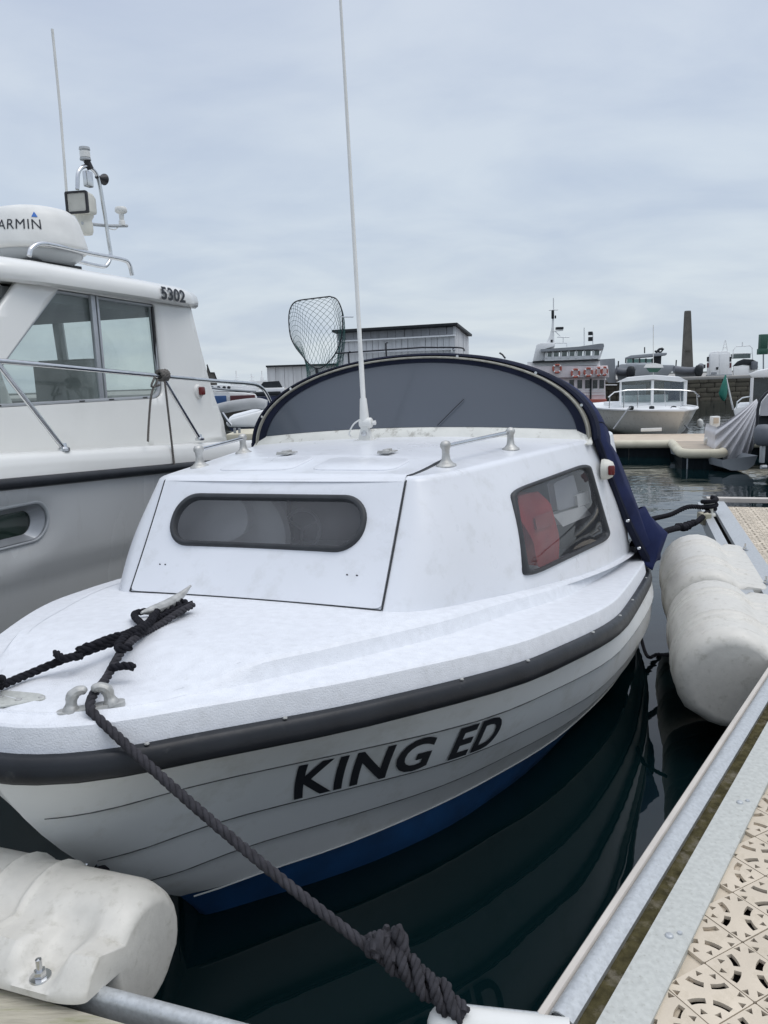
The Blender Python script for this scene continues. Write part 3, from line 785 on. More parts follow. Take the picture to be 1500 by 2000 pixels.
# antenna
ab = MB(); bx, by = -.13, 2.40; bz = roof_z(bx, by) - .004
ab.prism(rrect(-.05, -.045, .05, .045, .012), 0, .006, lambda x, y, z: (bx + x, by + y, bz + z))
ab.prism([(-.035, 0), (.035, 0), (.016, .065), (-.016, .065)], -.016, .016, lambda x, y, z: (bx + x, by + z, bz + .006 + y))
ab.lathe([(0, -.034), (.020, -.032), (.026, -.026), (.026, .026), (.020, .032), (0, .034)], (bx + .006, by, bz + .088), 18, axis='X')
ab.lathe([(0, .036), (.011, .036), (.013, .050), (0, .052)], (bx + .006, by, bz + .088), 6, axis='X')
for dx_2, dy_2 in ((-.038, -.033), (.038, -.033), (.038, .033)): ab.lathe([(0, .012), (.006, .010), (.007, .006)], (bx + dx_2, by + dy_2, bz), 8)
antp = ab.build('antenna_mount', M['plasticw'], boat, 50)
MB().lathe([(0, -.021), (.014, -.020), (.014, -.014)], (bx, by, bz + .038), 14, axis='Y').build('bolt', M['steel'], antp)
tip = Vector((bx - .022, by + .02, 4.1)); base = Vector((bx - .002, by, bz + .085))
mb = MB(); d_ = tip - base; mb.tube([base, base + d_ * .010, base + d_ * .045, base + d_ * .048, base + d_ * .12, base + d_ * .122, tip], [.024, .024, .017, .0125, .0125, .011, .0045], 12)
mb.build('antenna', M['plasticw'], boat, 50)
MB().tube(smoothpath([base + d_ * .012, base + Vector((-.05, -.02, .0)), base + Vector((-.078, -.02, -.045)), base + Vector((-.075, -.01, -.06))], 6), .004, 6).build('antenna_cable', M['plasticw'], antp)
MB().tube([base + d_ * .14 + Vector((0, .0, .35)), base + d_ * .14 + Vector((-.07, 0, .352))], .003, 6)

# name on the bow, laid over the second plank
tm = finetext("KING ED", .13, 1.0, .028, 0.2, 1.12)
bm = bmesh.new(); bm.from_mesh(tm)
xs = [v.co.x for v in bm.verts]; ys = [v.co.y for v in bm.verts]; X0, X1, Y0, Y1 = min(xs), max(xs), min(ys), max(ys)
NK0, NK1 = 1.53, 2.80
def arc_k(f):
    return NK0 + (NK1 - NK0) * f
for v in bm.verts:
    f = (v.co.x - X0) / (X1 - X0); g = (v.co.y - Y0) / (Y1 - Y0)
    t = .526 - .222 * g; kk = arc_k(f)
    u = (t - .25) / .29; fade = sstep(kk, .12, .7)
    v.co = hull_pt(kk, t, plank(max(0, min(1, u))) * fade + .004, 1)
bmesh.ops.recalc_face_normals(bm, faces=bm.faces)
me = bpy.data.meshes.new('n'); bm.to_mesh(me); bm.free()
link('name_lettering', me, M['black'], boat)

# bow fittings
def fairlead(c, ang, parent):
    R = Matrix.Rotation(ang, 3, 'Z'); tr = lambda x, y, z: c + R @ (Vector((x, y, z)) * .74)
    mb = MB(); pol = [(x, y) for x, y in rrect(-.098, -.021, .098, .021, .019, 5)]
    mb.prism(pol, 0, .016, tr)
    for sg in (-1, 1):
        pth = smoothpath([(sg * .058, 0, .010), (sg * .054, 0, .035), (sg * .050, 0, .055), (sg * .036, 0, .068), (sg * .020, 0, .070), (sg * .010, 0, .062)], 5)
        mb.tube([tr(*p) for p in pth], [.019, .018, .017, .015, .013, .012, .012, .0125, .013, .013, .0135, .014, .014, .013, .0125, .012, .012, .012, .0115, .011, .011, .011, .010, .009, .008, .006][:len(pth)], 10)
    return mb.build('fairlead', M['alu'], parent, 50, bevel=.003)
FL = Vector((.178, .150, zsheer(.15) + .063))
fairlead(FL, math.radians(44), boat)
fairlead(Vector((-.178, .150, zsheer(.15) + .063)), math.radians(-44), boat)
# bow plate
mb = MB(); pol = roundpoly([(.05, .075), (.125, .155), (.09, .18), (-.03, .17), (-.05, .10)], .02, 5)
mb.prism([(x - .075, y - .01) for x, y in pol], 0, .005, lambda x, y, h: (x, y, dz(x, max(.09, y)) + .004 + h)); bp_ = mb.build('bow_plate', M['plate'], boat, bevel=.0015)
for x, y in ((.03, .15), (-.01, .12), (-.07, .12)): MB().lathe([(0, .003), (.007, .002), (.008, 0)], (x, y, dz(x, y) + .009), 10).build('screw', M['alu'], bp_)
# cleat on the foredeck
CL = Vector((-.075, .745, dz(-.075, .745)))
mb = MB(); ca = Matrix.Rotation(math.radians(96), 3, 'Z')
tr = lambda x, y, z: CL + ca @ (Vector((x, y, z)) * .88)
mb.prism(rrect(-.075, -.028, .075, .028, .02, 4), 0, .006, tr)
for sg in (-1, 1): mb.tube([tr(sg * .03, 0, .004), tr(sg * .028, 0, .05)], .013, 10)
pth = smoothpath([(-.155, 0, .070), (-.09, 0, .060), (-.03, 0, .054), (.03, 0, .054), (.09, 0, .062), (.155, 0, .078)], 5)
mb.tube([tr(*p) for p in pth], [.004, .007, .009, .011, .013, .014, .015, .016, .016, .017, .017, .017, .017, .017, .017, .016, .016, .015, .014, .013, .012, .010, .009, .007, .005, .004][:len(pth)], 10)
mb.build('cleat', M['alu'], boat, 50, bevel=.002)
# towing eye on the stem
mb = MB(); e0 = hull_pt(.1, .58, 0, 1); 
mb.tube([Vector((0, e0.y + .01, e0.z)) + Vector((0, -.035 - .022 * math.cos(2 * PI * i / 14), .022 * math.sin(2 * PI * i / 14))) for i in range(15)], .006, 8)
mb.box((0, e0.y - .002, e0.z), (.03, .014, .05)); mb.build('towing_eye', M['steel'], boat)
MB().tube(smoothpath([(.01, e0.y - .06, e0.z - .015), (.035, e0.y - .05, e0.z + .012), (.045, e0.y - .02, e0.z + .006), (.03, e0.y - .01, e0.z - .02), (0, e0.y - .05, e0.z - .02)], 5), .014, 8).build('eye_lashing', M['rope'], boat)

# inside the cuddy
mb = MB(); mb.box((0, 2.2, .50), (1.5, 2.0, .04)); mb.build('cabin_floor', M['interior'], boat)
mb = MB(); mb.box((-.62, 2.1, .62), (.4, 1.5, .18)); mb.box((.62, 2.1, .62), (.4, 1.5, .18)); mb.build('bunk', M['white_cloth'], boat, bevel=.03)
mb = MB(); mb.box((0, 3.05, .85), (1.9, .03, .5)); mb.prism([(-.85, 1.3), (.85, 1.3), (.7, 1.55), (.4, 1.68), (0, 1.72), (-.4, 1.68), (-.7, 1.55)], 2.82, 2.85, lambda x, y, h: (x, h, y)); mb.build('bulkhead_light_stop', mat('bulkhead_light_stop_grey', (.16, .17, .18), .7), boat)  # upper panel added, hidden behind the windscreen, to keep daylight out of the cabin
mb = MB(); mb.lathe([(0, -.04), (.15, -.04), (.19, -.02), (.19, .02), (.15, .04), (0, .04)], (-.27, 1.50, 1.05), 28, axis='Y'); mb.build('cushion', M['white_cloth'], boat)

# things inside the cuddy, seen through the side window
def behind(px, py, inset):
    """point a little inside the port window along the line of sight (boat coordinates)"""
    best = None
    R3 = BM.to_3x3().transposed(); d = R3 @ (fw + RTV * ((px - 750) / 1500) - UPV * ((py - 1000) / 1500)); o = R3 @ (Vector((0, 0, CAMZ)) - BM.translation)
    t = 0
    for i in range(400):
        t = 1.5 + i * .01; p = o + d * t
        if p.x > .5 and abs(outline(.7, .5).x) and p.x < (tab(BASEW, p.y) * .45 + tab(TOPW, max(1.3, p.y)) * .55) : return p + d.normalized() * inset
    return p
def panel(pts, inset, th, name, m, root):
    f = [behind(x, y, inset) for x, y in pts]; n = len(f); dn = Vector((-th, th * .3, 0)); mb = MB()
    mb.add(f + [p + dn for p in f], [tuple(range(n)), tuple(range(n, 2 * n))[::-1]] + [(i, (i + 1) % n, n + (i + 1) % n, n + i) for i in range(n)]); return mb.build(name, m, root, 40, .006)
lj = empty('life_jacket', 'red life jacket inside the small cuddy boat, seen through its side window', 'life jacket', BM)
panel(roundpoly([(1012, 970), (1048, 960), (1075, 985), (1092, 1050), (1090, 1095), (1052, 1108), (1040, 1050), (1016, 1010)], 8, 3), .10, .08, 'front_panel', M['redthing'], lj)
panel([(1046, 1012), (1076, 1000), (1080, 1022), (1050, 1034)], .085, .02, 'pocket', mat('dull_red', (.28, .04, .04), .7), lj)
cv = empty('chart_folder', 'pale folded chart lying inside the cuddy behind the side window', 'folder', BM)
panel([(1085, 1008), (1140, 990), (1152, 1004), (1100, 1026)], .12, .04, 'cover', M['white_cloth'], cv)
ln = empty('hanging_cloth', 'pale cloth hanging in the upper right of the cuddy side window', 'cloth', BM)
panel(roundpoly([(1082, 945), (1120, 928), (1130, 965), (1128, 985), (1090, 998)], 5, 3), .16, .03, 'cloth', mat('pale_grey_cloth', (.33, .34, .36), .8), ln)
panel([(1128, 968), (1148, 962), (1150, 980), (1130, 988)], .12, .03, 'label', M['white_cloth'], ln)

def bpl(px, py, y):
    d = fw + RTV * ((px - 750) / 1500) - UPV * ((py - 1000) / 1500); R3 = BM.to_3x3().transposed(); dd = R3 @ d; o = R3 @ (Vector((0, 0, CAMZ)) - BM.translation)
    return o + dd * ((y - o.y) / dd.y)
def slab(pts, y, th, name, m, root, lab=None, cat=None):
    f = [bpl(x, z, y) for x, z in pts]; n = len(f); mb = MB(); dn = Vector((0, th, 0))
    mb.add(f + [p + dn for p in f], [tuple(range(n)), tuple(range(n, 2 * n))[::-1]] + [(i, (i + 1) % n, n + (i + 1) % n, n + i) for i in range(n)]); o = mb.build(name, m, root, 40, .008)
    return o
cu_ = empty('cushion', 'pale cushion propped inside the cuddy at the left end of the front window', 'cushion', BM)
slab(roundpoly([(330, 975), (462, 972), (482, 1000), (478, 1040), (440, 1056), (400, 1072), (330, 1075)], 22, 4), 1.40, .10, 'cushion_body', M['white_cloth'], cu_)
mb = MB(); c_ = bpl(590, 1035, 1.75); mb.tube([c_ + Vector((.085 * math.cos(a), .02 * math.sin(a), .085 * math.sin(a))) for a in [2 * PI * i / 24 for i in range(25)]], .008, 6)
for a in (.5, 2.6, 4.7): mb.tube([c_, c_ + Vector((.085 * math.cos(a), .02 * math.sin(a), .085 * math.sin(a)))], .006, 5)
mb.build('steering_wheel', mat('wheel_grey', (.30, .31, .32), .4), boat)

# ================================================================ ROPES AND NET ON THE SMALL BOAT
def lay(pts): return [BW(*p) for p in pts]
zc = CL.z
# the two eye splices from the foredeck cleat
c0 = CL; f0 = FL + Vector((-.006, .0, .030))
pA = smoothpath(lay([(c0.x + .045, c0.y + .06, zc + .030), (c0.x + .055, c0.y - .02, zc + .032), (c0.x + .06, c0.y - .12, zc + .024), (.025, .50, dz(.03, .50) + .022), (.07, .38, dz(.07, .38) + .020), (.12, .26, dz(.12, .26) + .022), (FL.x - .012, FL.y + .03, FL.z + .034), (FL.x + .012, FL.y - .012, FL.z + .028), (FL.x + .032, FL.y - .034, FL.z + .018)]), 8)
E0 = fz(905, 1985, .53)
start = pA[-1]; run = []
for i in range(1, 41):
    t = i / 40; p = start.lerp(E0, t); p.z -= .028 * 4 * t * (1 - t); run.append(p)
main = pA + run
mr_ = rope(main, .0106, .058, M['ropeg'], 'mooring_rope')
tag(mr_, 'thick faded black mooring rope running from the bow fairlead down to the walkway edge', 'rope')
# spliced eye round the cleat horn (second leg, and the bulky tucks)
pB = smoothpath(lay([(c0.x + .040, c0.y + .07, zc + .030), (c0.x + .030, c0.y + .03, zc + .030), (c0.x + .030, c0.y - .08, zc + .030), (.0, .52, dz(0, .52) + .030), (.035, .43, dz(.03, .43) + .034), (.075, .36, dz(.07, .36) + .036), (.095, .385, dz(.09, .38) + .03)]), 8)
rope(pB, .0108, .055, M['rope'], 'eye_splice', mr_, fuzz=.5)
# braided splice and whipping at the walkway end
s0 = main[-1].lerp(start, .20); ss_ = [s0.lerp(E0, i / 24) + Vector((0, 0, .004)) for i in range(25)]
sp = []
for ph in (0, 2.1, 4.2):
    pp = []
    for i, p in enumerate(ss_):
        a = ph + i * .48; fr_ = (E0 - s0).normalized(); u_ = fr_.orthogonal().normalized(); w_ = fr_.cross(u_); rr = (.016 + .003 * math.sin(i * 1.3 + ph)) * (1 - .5 * sstep(i, 18, 24))
        q = p.copy() + u_ * rr * math.cos(a) + w_ * rr * math.sin(a); q.z -= .0; pp.append(q)
    sp.append(smoothpath(pp, 2))
for ph, pp in enumerate(sp): rope(pp, .0100, .042, M['ropeg'], 'splice_strand', mr_, fuzz=.3)
kp_ = ss_[1]; mb = MB()
rk = random.Random(3)
for i in range(11):
    o = Vector((rk.uniform(-1, 1), rk.uniform(-1, 1), rk.uniform(-1, 1))) * .018; d_ = Vector((rk.uniform(-1, 1), rk.uniform(-1, 1), rk.uniform(-1, 1))).normalized() * .022
    mb.tube(smoothpath([kp_ + o - d_, kp_ + o + d_.orthogonal() * .4, kp_ + o + d_], 3), [.006, .009, .010, .010, .009, .008, .005][:7], 7)
up_ = ss_[8]
mb.build('knot', M['ropeg'], mr_)
rope(smoothpath([up_ + Vector((-.005, 0, .0)), up_ + Vector((.0, .015, .028)), up_ + Vector((-.012, .03, .055))], 4), .012, .05, M['ropeg'], 'rope_tail', mr_, fuzz=.8)
# second line, going off the starboard bow towards the left
w0 = [(c0.x - .02, c0.y + .06, zc + .026), (c0.x - .030, c0.y - .0, zc + .028), (c0.x - .08, c0.y - .06, zc + .028)]
def dl(px, py, h): # point on the deck seen along a picture ray
    p = fz(px, py, .9); q = BM.inverted() @ p
    for _ in range(6):
        z_ = dz(max(-.8, min(.8, q.x)), max(.08, q.y)) + h; p = fz(px, py, (BM @ Vector((q.x, q.y, z_))).z); q = BM.inverted() @ p
    return q
l1 = [dl(280, 1232, .03), dl(200, 1262, .024), dl(120, 1290, .022), dl(60, 1315, .02), dl(0, 1340, .02)]
l1[-1].z += .0
out_ = l1[-1] + (l1[-1] - l1[-2]) * 1.5; far_ = Vector((out_.x - .5, out_.y - .9, .55))
pC = smoothpath(lay([w0[0], w0[1], w0[2]]) + [BM @ q for q in l1] + [BM @ out_, BM @ far_], 8)
ml = rope(pC, .0104, .055, M['rope'], 'mooring_rope'); tag(ml, 'black mooring rope from the foredeck cleat leading off to the left over the starboard bow', 'rope')
pD = smoothpath([BM @ (q + Vector((.0, .004, .012))) for q in (Vector(w0[1]), l1[0], l1[1], dl(150, 1282, .03))], 8)
rope(pD, .0108, .05, M['rope'], 'eye_splice', ml, fuzz=.6)
rope(smoothpath([BM @ dl(160, 1282, .03), BM @ (dl(125, 1285, .045)), BM @ dl(108, 1275, .05)], 5), .0095, .05, M['rope'], 'rope_tail', ml)
rope(smoothpath([BM @ dl(215, 1305, .03), BM @ (dl(245, 1300, .035)), BM @ dl(262, 1303, .03)], 5), .010, .05, M['rope'], 'rope_tail', mr_)
# turns on the cleat
mb = MB()
for i, (dx2, dy2) in enumerate(((.0, .05), (.0, .02), (.0, -.015), (.0, -.045))):
    pth = [CL + Vector((.028 * math.cos(a) + dx2, dy2 + .010 * math.sin(2 * a), .026 + .016 * math.sin(a))) for a in [2 * PI * j / 20 for j in range(21)]]
    rope(lay([tuple(p) for p in pth]), .0092, .045, M['rope'], 'cleat_turn', mr_)

# landing net standing in the cockpit
net = empty('landing_net', 'landing net with a dark hoop and green diamond mesh standing up behind the windscreen', 'fishing net', BM)
NY = 3.6
hpl = [bpl(x, y, NY) for x, y in ((644, 579), (611, 583), (580, 588), (568, 600), (564, 622), (567, 655), (576, 676), (588, 692), (602, 709), (611, 716), (618, 719), (630, 717), (649, 699), (662, 675), (668, 650), (669, 620), (666, 600), (657, 584))]
lp = smoothpath(hpl + [hpl[0]], 4)
MB().tube(lp, .0042, 6).build('hoop', M['black'], net)
MB().tube([hpl[10], Vector((hpl[10].x + .03, NY + .05, .7))], .010, 8).build('handle', M['black'], net)
MB().tube([bpl(668, 619, NY), bpl(690, 619, NY - .03)], .004, 5).build('stay', M['steel'], net)
cxn, czn = sum(p.x for p in hpl) / len(hpl), sum(p.z for p in hpl) / len(hpl)
def bag(a, d):       # a around the hoop 0..1, d depth 0 rim .. 1 bottom of the bag, hanging behind and below the hoop
    i = (a % 1) * (len(lp) - 1); i0 = int(i); p = lp[i0].lerp(lp[min(i0 + 1, len(lp) - 1)], i - i0)
    c = Vector((cxn - .05 + .04 * d, NY, czn)); k = 1 - .50 * d ** 1.6
    q = c + (p - c) * k; q.z -= .34 * d ** 1.5 ; q.y += .14 * math.sin(PI * min(1, d * .9)); q.x += .018 * math.sin(a * 37 + d * 6) * d - .03 * math.sin(PI * d)
    return q
nm = mat('net_twine', (.035, .11, .10), .8)
mb = MB(); NA, ND_ = 44, 20
for sgn in (1, -1):
    for i in range(NA):
        mb.tube([bag(i / NA + sgn * j * .5 / NA, j / ND_) for j in range(ND_ + 1)], .0013, 3, cap=False)
tag(mb.build('mesh_bag', nm, net, 0), kind='stuff')

# ================================================================ PONTOONS
DA = math.radians(18.0)
DY = Vector((math.sin(DA), math.cos(DA), 0)); DX = Vector((math.cos(DA), -math.sin(DA), 0))
G0 = Vector((.230, 1.195, .5)); GA = math.radians(37.36)
GY = Vector((math.sin(GA), math.cos(GA), 0)); GX = Vector((math.cos(GA), -math.sin(GA), 0))
def gp(n, a, z=0): return G0 + GX * n + GY * a + Vector((0, 0, z))
F0 = Vector((1.858, 3.6, .5))
def fpnt(n, a, z=0): return F0 + DX * n + DY * a + Vector((0, 0, z))
# where the gusset edge meets the finger edge
def extr(prof, fn, a0, a1, name, m, parent=None, seg=1, closed=True, smooth=35, bevel=0, **kw):
    rows = [[fn(n, a0 + (a1 - a0) * i / seg, z) for n, z in prof] for i in range(seg + 1)]
    mb = MB(); mb.grid(rows, closed, closed); return mb.build(name, m, parent, smooth, bevel)
finger = empty('finger_pontoon', 'beige tiled finger pontoon with corner gusset, alloy edge rail and plates at the right', 'pontoon')
GL = 2.62
extr([(-.002, -.06), (.002, .004), (.006, .010), (.018, .010), (.022, .004), (.022, -.06)], gp, -.3, GL, 'edge_strip', M['beige'], finger)
# half-round rail, hollow, with an open end
pr = [(.030, -.012), (.024, -.006), (.0225, .004), (.026, .013), (.033, .019), (.042, .0205), (.052, .019), (.061, .0155), (.069, .011)]
pr2 = [(.069, .0085), (.060, .012), (.051, .0155), (.042, .0170), (.0345, .0160), (.0288, .0115), (.0262, .004), (.0275, -.003), (.032, -.009)]
extr(pr + pr2, gp, .035, GL, 'half_round_rail', M['galv'], finger, seg=4, smooth=50)
MB().tube([gp(.037, .036, .001), gp(.037, GL, .001)], .0105, 12, cap=False).build('inner_tube', M['galv'], finger)
extr([(.054, -.03), (.056, .010), (.060, .010), (.058, -.03)], gp, .035, GL, 'rail_web', M['galv'], finger)
extr([(.020, -.05), (.020, -.030), (.112, -.028), (.112, -.05)], gp, -.3, GL, 'channel_bed', M['moss'], finger)
extr([(.164, -.02), (.164, -.0105), (.208, -.0105), (.208, -.02)], gp, .05, GL, 'edge_infill', M['tile'], finger)
extr([(.101, .004), (.101, .010), (.172, .010), (.178, .006), (.178, -.02), (.174, -.02), (.172, .004)], gp, .04, GL, 'edge_plate', M['plate'], finger)
for a_ in (.35, .95, 1.55, 2.15):
    MB().lathe([(0, .005), (.006, .0045), (.008, .003), (.009, 0)], gp(.140, a_, .010), 12).build('bolt', M['galv'], finger)
    MB().lathe([(0, .0035), (.005, .003), (.006, 0)], gp(.155, a_ + .02, .010), 10).build('bolt', M['galv'], finger)
# finger side: galvanised angle along the water side
FLN = 3.05
extr([(-.10, -.10), (-.10, .006), (-.04, .012), (-.04, -.10)], fpnt, -1.2, FLN - .05, 'side_rail', M['galv'], finger)
extr([(.0, .004), (.0, .012), (.112, .012), (.118, .004), (.118, -.02), (0, -.02)], fpnt, -.95, FLN, 'edge_plate', M['galv'], finger)
extr([(-.02, .0), (-.02, .035), (2.4, .035), (2.4, .0)], lambda n, a, z: fpnt(n, a, z), FLN + .012, FLN + .10, 'end_beam', M['beige'], finger)
# floats and frame below
mb = MB()
for a in (-.2, 1.2, 2.6):
    c = fpnt(.75, a, -.32); mb.box(c, (1.3, 1.2, .5), Matrix.Rotation(-DA, 3, 'Z'))
mb.build('float', M['under'], finger)
def poly_prism(pts, z0, z1, name, m, parent):
    mb = MB(); n = len(pts); mb.add([Vector((p.x, p.y, z0)) for p in pts] + [Vector((p.x, p.y, z1)) for p in pts], [tuple(range(n))[::-1], tuple(range(n, 2 * n))] + [(i, (i + 1) % n, n + (i + 1) % n, n + i) for i in range(n)])
    return mb.build(name, m, parent, 0)
base_poly = [gp(.10, -.35), gp(.10, GL - .1), fpnt(.02, 0), fpnt(.02, FLN), fpnt(2.4, FLN), fpnt(2.4, -3.2)]
poly_prism(base_poly, .30, .468, 'deck_frame', M['under'], finger)
# tiles: moulded lattice with arc slots; circles centre on alternate corners
TS = .112
def tile_mesh(kind):
    cu = bpy.data.curves.new("tile", 'CURVE'); cu.dimensions = '2D'; cu.fill_mode = 'BOTH'; cu.extrude = .004; h = TS / 2
    def spl(pts):
        s_ = cu.splines.new('POLY'); s_.points.add(len(pts) - 1); s_.use_cyclic_u = True
        for q, p in zip(s_.points, pts): q.co = (p[0], p[1], 0, 1)
    spl(rrect(-h + .0012, -h + .0012, h - .0012, h - .0012, .003, 2))
    cs = ((-h, -h), (h, h)) if kind == 0 else ((h, -h), (-h, h))
    oc = ((h, -h), (-h, h)) if kind == 0 else ((-h, -h), (h, h))
    for cx_, cy_ in cs:
        sx, sy = -1 if cx_ > 0 else 1, -1 if cy_ > 0 else 1
        for a0, a1 in ((9, 39), (51, 81)):
            pts = []
            for R_, rng in ((.0665, (a0, a1)), (.0535, (a1, a0))):
                for k in range(5):
                    a = math.radians(rng[0] + (rng[1] - rng[0]) * k / 4); pts.append((cx_ + sx * R_ * math.cos(a), cy_ + sy * R_ * math.sin(a)))
            spl(pts)
        for a in (22, 68):
            a = math.radians(a); c = (cx_ + sx * .034 * math.cos(a), cy_ + sy * .034 * math.sin(a)); d = (sx * math.cos(a), sy * math.sin(a)); t = (-d[1], d[0])
            spl([(c[0] + d[0] * .009, c[1] + d[1] * .009), (c[0] - d[0] * .004 + t[0] * .0068, c[1] - d[1] * .004 + t[1] * .0068), (c[0] - d[0] * .004 - t[0] * .0068, c[1] - d[1] * .004 - t[1] * .0068)])
    for cx_, cy_ in oc:
        sx, sy = -1 if cx_ > 0 else 1, -1 if cy_ > 0 else 1
        for a in (18, 72):
            a = math.radians(a); c = (cx_ + sx * .026 * math.cos(a), cy_ + sy * .026 * math.sin(a)); d = (sx * math.cos(a), sy * math.sin(a)); t = (-d[1], d[0])
            spl([(c[0] - d[0] * .009, c[1] - d[1] * .009), (c[0] + d[0] * .004 + t[0] * .0068, c[1] + d[1] * .004 + t[1] * .0068), (c[0] + d[0] * .004 - t[0] * .0068, c[1] + d[1] * .004 - t[1] * .0068)])
    o = bpy.data.objects.new("t", cu); COL.objects.link(o); bpy.context.view_layer.update()
    me = bpy.data.meshes.new_from_object(o.evaluated_get(bpy.context.evaluated_depsgraph_get())); bpy.data.objects.remove(o)
    me.name = 'deck_tile'; me.materials.clear(); me.materials.append(M['tile']); return me
TM = [tile_mesh(0), tile_mesh(1)]
TA = math.radians(27.5)
tx = Vector((math.cos(TA), math.sin(TA), 0)); ty = Vector((-math.sin(TA), math.cos(TA), 0)); T0 = Vector((.600, 1.327, 0))
cand = []
def in_deck(p, mg=0.0):
    q = p - G0; n, a = q.dot(GX), q.dot(GY); f = p - F0; fn_, fa = f.dot(DX), f.dot(DY)
    return n > .172 + mg
for i in range(-12, 30):
    for j in range(-14, 46):
        p = T0 + tx * ((i + .5) * TS) + ty * ((j + .5) * TS); p.z = .5
        # the gusset is laid on the slant, the finger itself square
        if (p - F0).dot(DY) > -.30: continue
        cs_ = [p + tx * (sx * TS / 2) + ty * (sy * TS / 2) for sx in (-1, 1) for sy in (-1, 1)]
        if in_deck(p, .001) and p.y > .2: cand.append((p, TA, (i + j) & 1))
for i in range(0, 20):
    for j in range(-3, 28):
        p = F0 + DX * (.118 + (i + .5) * TS) + DY * (-.28 + (j + .5) * TS); p.z = .5
        cand.append((p, -DA, (i + j) & 1)) if (p - F0).dot(DY) < FLN else None
def vis(p):
    v = p - Vector((0, 0, CAMZ)); d = v.dot(fw)
    if d <= 0.1: return 0
    x, y = 750 + 1500 * v.dot(RTV) / d, 1000 - 1500 * v.dot(UPV) / d
    return (1500 / d) if (-60 < x < 1580 and y < 2120) else 0
cand = [(vis(p), p, a, k) for p, a, k in cand]; cand = [c for c in cand if c[1].y > .2 and c[1].x < 3.6]; cand.sort(key=lambda c: -c[0])
rt_ = random.Random(5)
for n, (v, p, a, k) in enumerate(cand[:290]):
    o = link('deck_tile', TM[k], None, finger); o.location = (p.x, p.y, .4945 + rt_.uniform(-.0006, .0006)); o.rotation_euler = (0, 0, a)
mb = MB()
for v, p, a, k in cand[290:]:
    me = TM[k]; R = Matrix.Rotation(a, 3, 'Z'); mb.add([R @ vv.co + Vector((p.x, p.y, .4945)) for vv in me.vertices], [tuple(f.vertices) for f in me.polygons])
if mb.v: tag(mb.build('deck_tile', M['tile'], finger, 0), kind='stuff')
print("tiles", len(cand))

# dock fenders: long moulded barrels bolted along the edge
def fender(name, label, o0, ax_, out_, L, R, grp, drop=.0, ribs=True, co=None):
    """o0: edge point at the near end; ax_ along the edge; out_ towards the water"""
    ax_ = ax_.normalized(); out_ = out_.normalized(); Z = Vector((0, 0, 1))
    e_ = empty(name, label, 'fender', loc=o0, group=grp)
    def P(a, o, z): return ax_ * a + out_ * o + Z * z
    # cross-section: flange on the deck, round barrel over the water, flat inner side
    CO, CZ = co or (R * .92, -R * .40)
    if co:
        sec = [(-.055, .0), (-.055, .012), (-.046, .020), (-.015, .023), (.025, .027)]; scp = list(sec); a_0 = 136
    else:
        sec = [(-.088, .0), (-.088, .014), (-.082, .022), (-.070, .042), (-.040, .068)]; a_0 = 132
        scp = [(-.088, .0), (-.088, .014), (-.080, .0165), (-.050, .0165), (-.010, .020)]
    for i in range(0, 17):
        an_ = a_0 - i * (a_0 + 96) / 16; an = math.radians(an_); r2 = R * (.93 if an_ < -38 else 1); sec.append((CO + r2 * math.cos(an), CZ + r2 * 1.05 * math.sin(an)))
    sec += [(.004, -R * 1.25), (.004, -.03), (-.0, -.0)]
    cs = (CO * .8, CZ)
    stations = []
    def sc(a):
        # rounded shoulders at both ends
        r_ = .085; d = min(a, L - a)
        return (1 - .28 * (1 - math.sqrt(max(0, 1 - (1 - min(1, d / r_)) ** 2)))) 
    n = 170; rows = []
    for i in range(n + 1):
        a = L * i / n
        if i < 18: a = L * 18 / n * (i / 18) ** 1.8
        if i > n - 18: a = L - L * 18 / n * ((n - i) / 18) ** 1.8
        k = sc(a); rib = 0
        if ribs:
            for c in (.24, .33, .66, .75): rib += .010 * math.exp(-((a / L - c) / .0065) ** 2)
            rib += .002 * sstep(a / L, .33, .34) * (1 - sstep(a / L, .65, .66))
        row = []
        for j, (o, z) in enumerate(sec):
            w_ = max(math.exp(-abs((a - q_) / .046) ** 4) for q_ in (.115, L - .115))
            if j < 5: o, z = o + (scp[j][0] - o) * w_, z + (scp[j][1] - z) * w_
            elif j < 7 and not co: o, z = o + .020 * w_ * (7 - j) / 2, z - .014 * w_ * (7 - j) / 2
            kk = k if j > 4 else min(1, .55 + .45 * k)
            oo = cs[0] + (o - cs[0]) * kk; z2 = cs[1] + (z - cs[1]) * kk if j > 4 else z * (1 if j < 2 else kk)
            if 4 <= j <= 20:
                v = Vector((oo - cs[0], z2 - cs[1])).normalized(); oo += v.x * rib; z2 += v.y * rib
            row.append(P(a, oo, z2))
        rows.append(row)
    mb = MB(); mb.grid(rows, True, True); b = mb.build('barrel', M['fender'], e_, 50)
    # moulding seam along the barrel
    MB().tube([P(L * i / 20, cs[0] + (CO + R - cs[0]) * sc(L * i / 20) - .004, CZ - .01) for i in range(2, 19)], .003, 5).build('seam', M['fender'], e_)
    for a in (.115, L - .115):
        mb = MB(); mb.lathe([(0, .004), (.020, .003), (.021, 0)], P(a, -.058, .017), 18); mb.build('washer', M['steel'], e_, 40)
        mb = MB(); mb.lathe([(0, .012), (.011, .012), (.012, .010), (.012, 0)], P(a, -.058, .021), 6); mb.lathe([(0, .036), (.006, .035), (.006, 0)], P(a, -.058, .021), 10); mb.build('bolt', M['steel'], e_, 40)
    return e_
fender('dock_fender', 'larger nearer white plastic dock fender on the finger pontoon edge, ribbed and stained', fpnt(-.02, -.76, .0), DY, -DX, .88, .215, 'ribbed white dock fenders', co=(.225, -.13))
